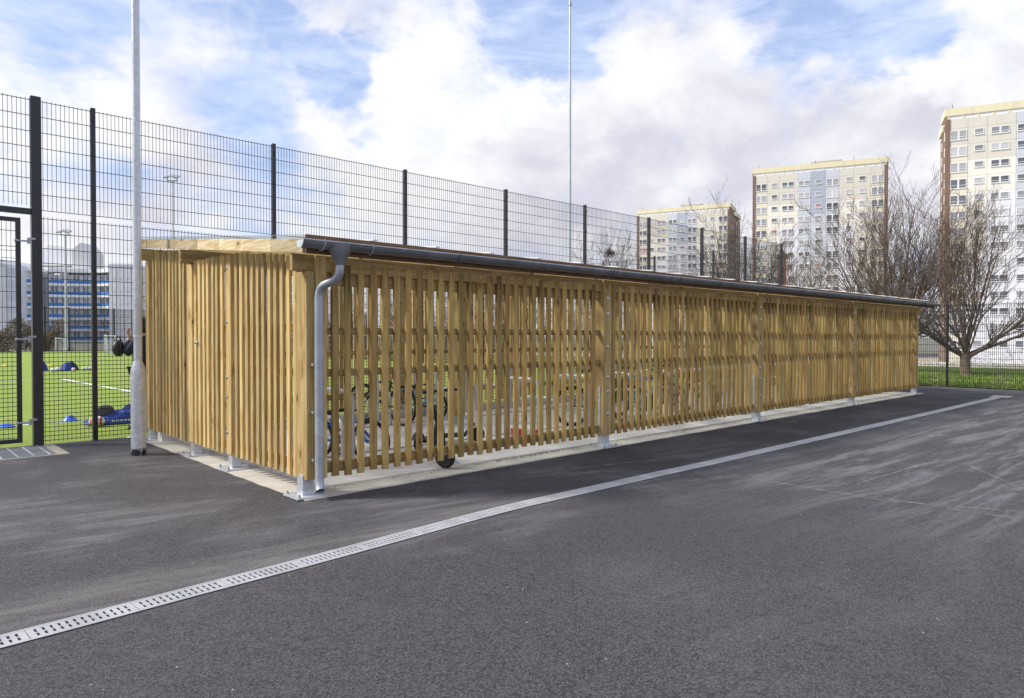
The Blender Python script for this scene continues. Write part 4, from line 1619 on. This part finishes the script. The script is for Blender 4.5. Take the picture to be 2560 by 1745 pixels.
for i in range(160):
    a = Vector((r_.gauss(0, .22), r_.gauss(0, .22), r_.gauss(0, .17)))
    d = Vector((r_.gauss(0, 1), r_.gauss(0, 1), r_.gauss(0, .4))).normalized() * .22
    ns.tube([a - d, a + d], .016, 3, cap=False)
tag(ns.obj('bird_nest', M_NEST, None, (44.0 + .35, 32.2 + .1, 8.7)), 'dark round nest of sticks in the slender bare tree', 'nest')
base_t = None
for i in range(9):
    if base_t is None:
        base_t = tree('bare_tree', 'bare tree in the row far beyond the pitch, seen through the shelter slats', 24, 82, 6.4, 4.6, 31, 9, 1.0, .13, .016, M_TWIG2, 3, .12, (7, 6, 4), 'row of bare trees beyond the pitch')
    else:
        c = copy_tree(base_t)
        c.location = (24 + i * 6.5 + rng.uniform(-1, 1), 82 - i * 2.2, 0)
        c.rotation_euler = (0, 0, i * 1.3)
        c.scale = (1, 1, rng.uniform(.8, 1.1))


def hedge(label, x0, x1, y, h, seed, n, m):
    r = random.Random(seed)
    o = MB()
    for i in range(n):
        x = r.uniform(x0, x1)
        z = h * r.random() ** .8 * (.75 + .25 * math.sin(x * 1.7))
        p_ = Vector((x, y + r.gauss(0, .5), z))
        d = Vector((r.gauss(0, 1), r.gauss(0, .6), r.gauss(.5, .8))).normalized() * r.uniform(.2, .45)
        o.tube([p_ - d, p_ + d], .022, 3, cap=False)
    ob = o.obj('hedge', m)
    ob['kind'] = 'stuff'
    tag(ob, label, 'hedge')


hedge('dry brown hedge along the far side of the pitch below the flats', -4, 12, 77.5, 3.3, 1, 5000, M_HEDGE)
hedge('dry brown scrub beyond the end of the pitch, seen between the slats', 22, 60, 60, 3.5, 2, 3500, M_HEDGE)
ob = MB()
r_ = random.Random(8)
for i in range(1500):
    y = r_.uniform(-30, 14)
    p_ = Vector((35.6 + r_.gauss(0, .35), y, r_.random() ** 1.4 * (.45 + .4 * math.sin(y * .9))))
    d = Vector((r_.gauss(0, .5), r_.gauss(0, .6), abs(r_.gauss(.6, .5)))).normalized() * r_.uniform(.15, .35)
    ob.tube([p_ - d * .5, p_ + d], .006, 3, cap=False)
ob = ob.obj('shrub_row', M_TWIG2)
ob['kind'] = 'stuff'
tag(ob, 'low leafless shrubs along the back of the grass verge', 'shrubs')
w1 = MB().box(36.35, 36.6, -40, 30, -.1, .22).obj('low_wall', P_PALE)
tag(w1, 'low pale wall at the back of the grass verge below the right tower', 'wall')

# ------------------------------------------------------------------ tower blocks
def win_frame(w_, h, kind):
    """white frame with mullion and a low opening light; front is -y"""
    o = MB()
    t = .09
    o.box(0, w_, -.07, .0, 0, t).box(0, w_, -.07, .0, h - t, h).box(0, t, -.068, .0, t, h - t).box(w_ - t, w_, -.068, .0, t, h - t)
    o.box(-.06, w_ + .06, -.13, .0, -.06, -.001)
    if kind != 's':
        o.box(w_ / 2 - .13, w_ / 2 + .13, -.066, .0, t, h - t)
        for a, b in ((t, w_ / 2 - .13), (w_ / 2 + .13, w_ - t)):
            o.box(a, b, -.062, .0, h * .30, h * .30 + .07)
    else:
        o.box(t, w_ - t, -.062, .0, h * .28, h * .28 + .07)
    return o.mesh('window', M_WHITE)


def win_pane(w_, h, m):
    return MB().box(.05, w_ - .05, -.03, -.012, .05, h - .05).mesh('pane', m)


TC = [(118, 147, 'fin'), (147, 262, 'A'), (262, 385, 'B'), (385, 567, 'C'), (567, 692, 'D'), (692, 843, 'E'), (843, 972, 'F'), (972, 1118, 'G'), (1118, 1290, 'H'), (1290, 1425, 'I'), (1425, 1460, 'fin')]
WIN = {'A': (150, 255, 1.55, 'd'), 'B': (303, 363, .98, 's'), 'C': (408, 526, 1.12, 'd'), 'D': (573, 688, 1.12, 'd'), 'E': (738, 801, 1.0, 's'), 'F': (848, 970, 1.55, 'd'),
       'G': (1042, 1104, 1.0, 's'), 'H': (1171, 1237, 1.0, 's'), 'I': (1296, 1420, 1.58, 'd')}
TW = 27.6
SHH = 2.66


def tx(px):
    u = (px - 118) / (1460 - 118)
    return TW * u * 161 / (150 + 11 * u)


def pick_col(c, r):
    if c in 'AI':
        return P_BEIGE if r == 0 else P_CREAM
    if c in 'BH':
        return P_BEIGE if r < 2 else (P_PALE if r < 8 else P_LILAC)
    if c in 'CG':
        return P_BEIGE if r < 2 else (P_PALE if r < 4 else P_LILAC)
    if c in 'DF':
        return P_LBLUE if r < 7 else P_LILAC
    return P_MBLUE if r < 3 else (P_LBLUE if r < 8 else P_LILAC)


fcache = {}


def tower(label, x, y, rz, ztop, seed, depth=9.0, rows=15):
    r = random.Random(seed)
    t = thing('tower_block', label, 'tower block', (x, y, 0), rz, 'three matching tower blocks behind the trees')
    core = MB().box(.25, TW - .25, .05, depth, -3, ztop).box(2.5, TW - 2.5, depth, depth + 3, -3, ztop - .6).box(.6, TW - .6, depth + 3, depth * 2 + 3, -3, ztop - .4)
    core.obj('brick_wall', M_BRICK, t)
    MB().box(0, tx(146), -.25, .05, -3, ztop).obj('brick_fin', M_BRICK, t)
    MB().box(tx(1426), TW, -.25, .05, -3, ztop).obj('brick_fin', M_BRICK, t)
    # pale vertical strips on the brick ends
    for xs_, d_ in ((0, -1), (TW, 1)):
        for yy in (depth * .28, depth * .62, depth + 5.5, depth + 9):
            o = MB()
            xx = .25 if xs_ == 0 else TW - .25
            if yy > depth:
                xx = .6 if xs_ == 0 else TW - .6
            for k in range(rows):
                z = ztop - 2.0 - k * SHH
                if z > 1:
                    o.box(min(xx, xx + d_ * .05), max(xx, xx + d_ * .05), yy, yy + .5, z - .75, z + .75)
            o.obj('stair_light', P_PALE, t)
    top0 = ztop - 1.62
    for a, b, c in TC:
        if c == 'fin':
            continue
        for k in range(-1, rows):
            z1 = top0 - k * SHH if k >= 0 else ztop
            z0 = top0 - (k + 1) * SHH
            if k == -1:
                z0 = top0
            if z1 < -2.2:
                continue
            m = pick_col(c, max(0, k))
            o = MB().box(tx(a) + .015, tx(b) - .015, -.12, .04, max(-2.95, z0) + .012, z1 - .012)
            o.obj('wall_panel', m, t)
            if k >= 0 and z0 > -2.4:
                wa, wb_, wh, kind = WIN[c]
                ww = tx(wb_) - tx(wa)
                key = (c, 'f')
                if key not in fcache:
                    fcache[key] = win_frame(ww, wh, kind)
                zc = top0 - k * SHH - .30 - .05
                wo = add('window', fcache[key], t, (tx(wa), -.122, zc - wh))
                gm_ = r.choices((G_DARK, G_MID, G_NET, G_PINK), (4, 3, 4, .35))[0]
                pk_ = (c, gm_.name)
                if pk_ not in fcache:
                    fcache[pk_] = win_pane(ww, wh, gm_)
                add('pane', fcache[pk_], wo)
    # parapet: white recess with stubs, then a stained band
    MB().box(.5, TW - .5, -.05, depth - .3, ztop, ztop + .55).obj('roof_recess', P_LILAC, t)
    for i in range(14):
        xx = .3 + i * (TW - .9) / 13
        MB().box(xx, xx + .3, -.13, -.051, ztop, ztop + .55).obj('parapet_stub', P_BAND, t)
    MB().box(-.15, TW + .15, -.22, depth + .2, ztop + .56, ztop + 1.75).obj('parapet', P_BAND, t)
    MB().box(.3, TW - .3, depth + 2.8, depth * 2 + 3.2, ztop + .1, ztop + 1.3).obj('parapet', P_BAND, t)
    pl = MB().box(12.5, 18.5, 4, depth - 1, ztop + 1.75, ztop + 2.9).obj('plant_room', P_GREYD, t)
    MB().box(12.2, 18.8, 3.6, depth - .6, ztop + 2.9, ztop + 3.1).obj('roof', P_GREYD, pl)
    for xx in (1.2, 13.2, 21):
        MB().tube([(xx, 2, ztop + 1.7), (xx, 2, ztop + 3.0)], .04, 5).obj('aerial', M_DARK, t)
    return t


def at(px, dep):
    v = FV + RV * ((px - 1280) / 1738)
    return CAMX + v.x * dep, CAMY + v.y * dep


def place_tower(label, pxl, dl, pxr, dr, ztop, seed, depth):
    xa, ya = at(pxl, dl)
    xb, yb = at(pxr, dr)
    tower(label, xa, ya, math.atan2(yb - ya, xb - xa), ztop, seed, depth)


def tw_at(label, pxl, dl, ztop, seed, depth, ang_deg):
    xa, ya = at(pxl, dl)
    base = math.atan2(RV.y, RV.x)
    tower(label, xa, ya, base - R(ang_deg), ztop, seed, depth)


tw_at('tower block in the middle with a blue central stripe and dark brick edges', 1880, 161, 38.4, 21, 9, 23.5)
tw_at('smallest and farthest tower block on the left, its brown brick side turned to the right', 1592, 214, 38.4, 22, 10, 26.5)
tw_at('nearest tower block cut off by the right edge, its brown brick side on the left', 2359, 116, 37.4, 23, 5, 26)

# red brick house corner between the fence and the middle tower
hx_, hy_ = CAMX + FV.x * 60 + RV.x * 60 * (1948 - 1280) / 1738, CAMY + FV.y * 60 + RV.y * 60 * (1948 - 1280) / 1738
bh = thing('brick_house', 'narrow end of a red brick building showing past the last tall fence post', 'house', (hx_, hy_, 0), math.atan2(RV.y, RV.x))
MB().box(0, .55, 0, .5, -3, 8.2).obj('wall', plain('red brick', (.30, .07, .045), .85, 0, .25, 2), bh)
rfh = MB()
rfh.prism([(-.12, 8.2), (.74, 8.2), (.62, 8.6), (0, 8.6)], -.12, .62, 'xz')
rfh.obj('roof', M_BROWN, bh)
MB().box(.12, .45, .1, .4, 8.6, 8.85).obj('chimney', M_BROWN, bh)

# ------------------------------------------------------------------ balcony flats beyond the pitch
def flats():
    ax, ay = at(0, 158)
    base = math.atan2(RV.y, RV.x)
    t = thing('apartment_building', 'long grey white apartment building with curved blue balcony bands beyond the pitch', 'apartments', (ax, ay, 0), base)
    # local x along the picture, y away; 1 photo px at this depth:
    u = 158 / 1738
    X = lambda px: px * u
    st = 2.66
    H = 19.0
    # left block
    lb = MB().box(-14, X(32), -5, 10, 0, H - .4).obj('end_block', P_GREYL, t)
    MB().box(-14.1, X(32) + .1, -5.1, 10, H - 1.9, H - 1.3).obj('blue_stripe', P_LBLUE, t)
    sb = MB().box(X(32), X(66), -2.0, 10, 0, H - 1.6).obj('stair_block', P_GREYB, t)
    wf = win_frame(1.25, 1.0, 's')
    wp = win_pane(1.25, 1.0, G_DARK)
    wp2 = win_pane(1.25, 1.0, G_NET)
    for k in range(6):
        z = 1.4 + k * 2.85
        for xx in (X(3), X(3) - 4.5):
            w_ = add('window', wf, t, (xx, -5.0, z))
            add('pane', wp if (k + int(xx)) % 3 else wp2, w_)
        for xx in (X(36), X(46), X(55)):
            MB().box(xx, xx + .6, -2.06, -1.99, z - .4, z + 1.2).obj('stair_window', P_LBLUE, t)
    # two balcony wings
    def wing(name, p0, p1, yfun, n, rows, zt, door_every=2):
        for k in range(rows):
            zf = zt - (k + 1) * st
            for i in range(n):
                xa, xb = p0 + (p1 - p0) * i / n, p0 + (p1 - p0) * (i + 1) / n
                ya, yb = yfun(xa), yfun(xb)
                an = math.atan2(yb - ya, xb - xa)
                Lg = math.hypot(xb - xa, yb - ya)
                key = ('bal', round(Lg, 2))
                if key not in fcache:
                    fcache[key] = (MB().box(0, Lg, -1.25, -1.12, 0, .74).mesh('blue_panel', P_BLUEB), MB().box(0, Lg, -1.3, 0, -.55, -.002).mesh('balcony_slab', P_GREYL),
                                   MB().box(0, Lg, -.02, .3, .0, st - .56).mesh('wall', P_GREYB),
                                   MB().box(.35, Lg * .48, -.07, -.021, .75, 1.95).box(Lg * .55, Lg * .78, -.07, -.021, .1, 1.98).mesh('window', M_WHITE),
                                   MB().box(.43, Lg * .46, -.09, -.071, .83, 1.88).box(Lg * .57, Lg * .76, -.09, -.071, .15, 1.9).mesh('pane', G_MID))
                pn, sl, wl, wn, pa = fcache[key]
                add('blue_panel', pn, t, (xa, ya, zf), (0, 0, an))
                add('balcony_slab', sl, t, (xa, ya, zf), (0, 0, an))
                add('wall', wl, t, (xa, ya, zf), (0, 0, an))
                w_ = add('window', wn, t, (xa, ya, zf), (0, 0, an))
                add('pane', pa, w_)
        for i in range(n):
            xa, xb = p0 + (p1 - p0) * i / n, p0 + (p1 - p0) * (i + 1) / n
            ya, yb = yfun(xa), yfun(xb)
            an = math.atan2(yb - ya, xb - xa)
            MB().box(0, math.hypot(xb - xa, yb - ya), -1.3, 4, 0, .9).obj('roof_edge', P_GREYL, t, (xa, ya, zt - .02), (0, 0, an))
    wing('w', X(66), X(84), lambda x: 1.5, 1, 6, H - 2.6)
    xa_, xb_ = X(86), X(261)
    wing('w', xa_, xb_, lambda x: 5 + 3.2 * math.sin((x - xa_) / (xb_ - xa_) * math.pi * .95), 8, 7, H - 2.4)
    MB().box(X(84), X(262), 9.5, 14, 0, H - 2.5).obj('back_wall', P_GREYB, t)
    # right block with tall recessed strips
    MB().box(X(261), X(326), 2.0, 12, 0, H - .8).obj('end_block', P_GREYB, t)
    MB().box(X(261) - .1, X(326) + .1, 1.9, 12, H - 1.6, H - 1.1).obj('blue_stripe', P_LBLUE, t)
    for i in range(3):
        for k in range(5):
            xx = X(270) + i * 1.55
            MB().box(xx, xx + .85, 1.93, 2.01, H - 4.2 - k * 2.9, H - 2.0 - k * 2.9).obj('window', M_WHITE, t)
    MB().box(X(326), X(420), 6, 14, 0, H - 2.0).obj('wall', P_GREYL, t)
    for k in range(6):
        for i in range(5):
            w_ = add('window', wf, t, (X(330) + i * 1.7, 6.0, 1.6 + k * 2.7))
            add('pane', wp if (i + k) % 2 else wp2, w_)
    # pitched lift rooms on the roof
    g1 = MB()
    g1.prism([(X(119), H - 2.5), (X(164), H - 2.5), (X(164), H + 2.7), (X(143), H + 5.0), (X(119), H + 3.4)], 9, 15, 'xz')
    g1.obj('lift_room', P_GREYD, t)
    g2 = MB()
    g2.prism([(X(8), H - .4), (X(118), H - .4), (X(118), H + 3.6), (X(57), H + 4.6), (X(52), H + 4.4), (X(8), H + .9)], 9.5, 15, 'xz')
    g2.obj('lift_room', P_GREYL, t)
    for i in range(12):
        xx = X(165) + i * 1.0
        MB().tube([(xx, 8, H - 1.6), (xx, 8, H - .5)], .03, 4).obj('roof_rail_post', M_SILV, t)
    MB().tube([(X(165), 8, H - .5), (X(260), 8, H - .5)], .03, 4).obj('roof_rail', M_SILV, t)


flats()

S.render.engine = 'CYCLES'
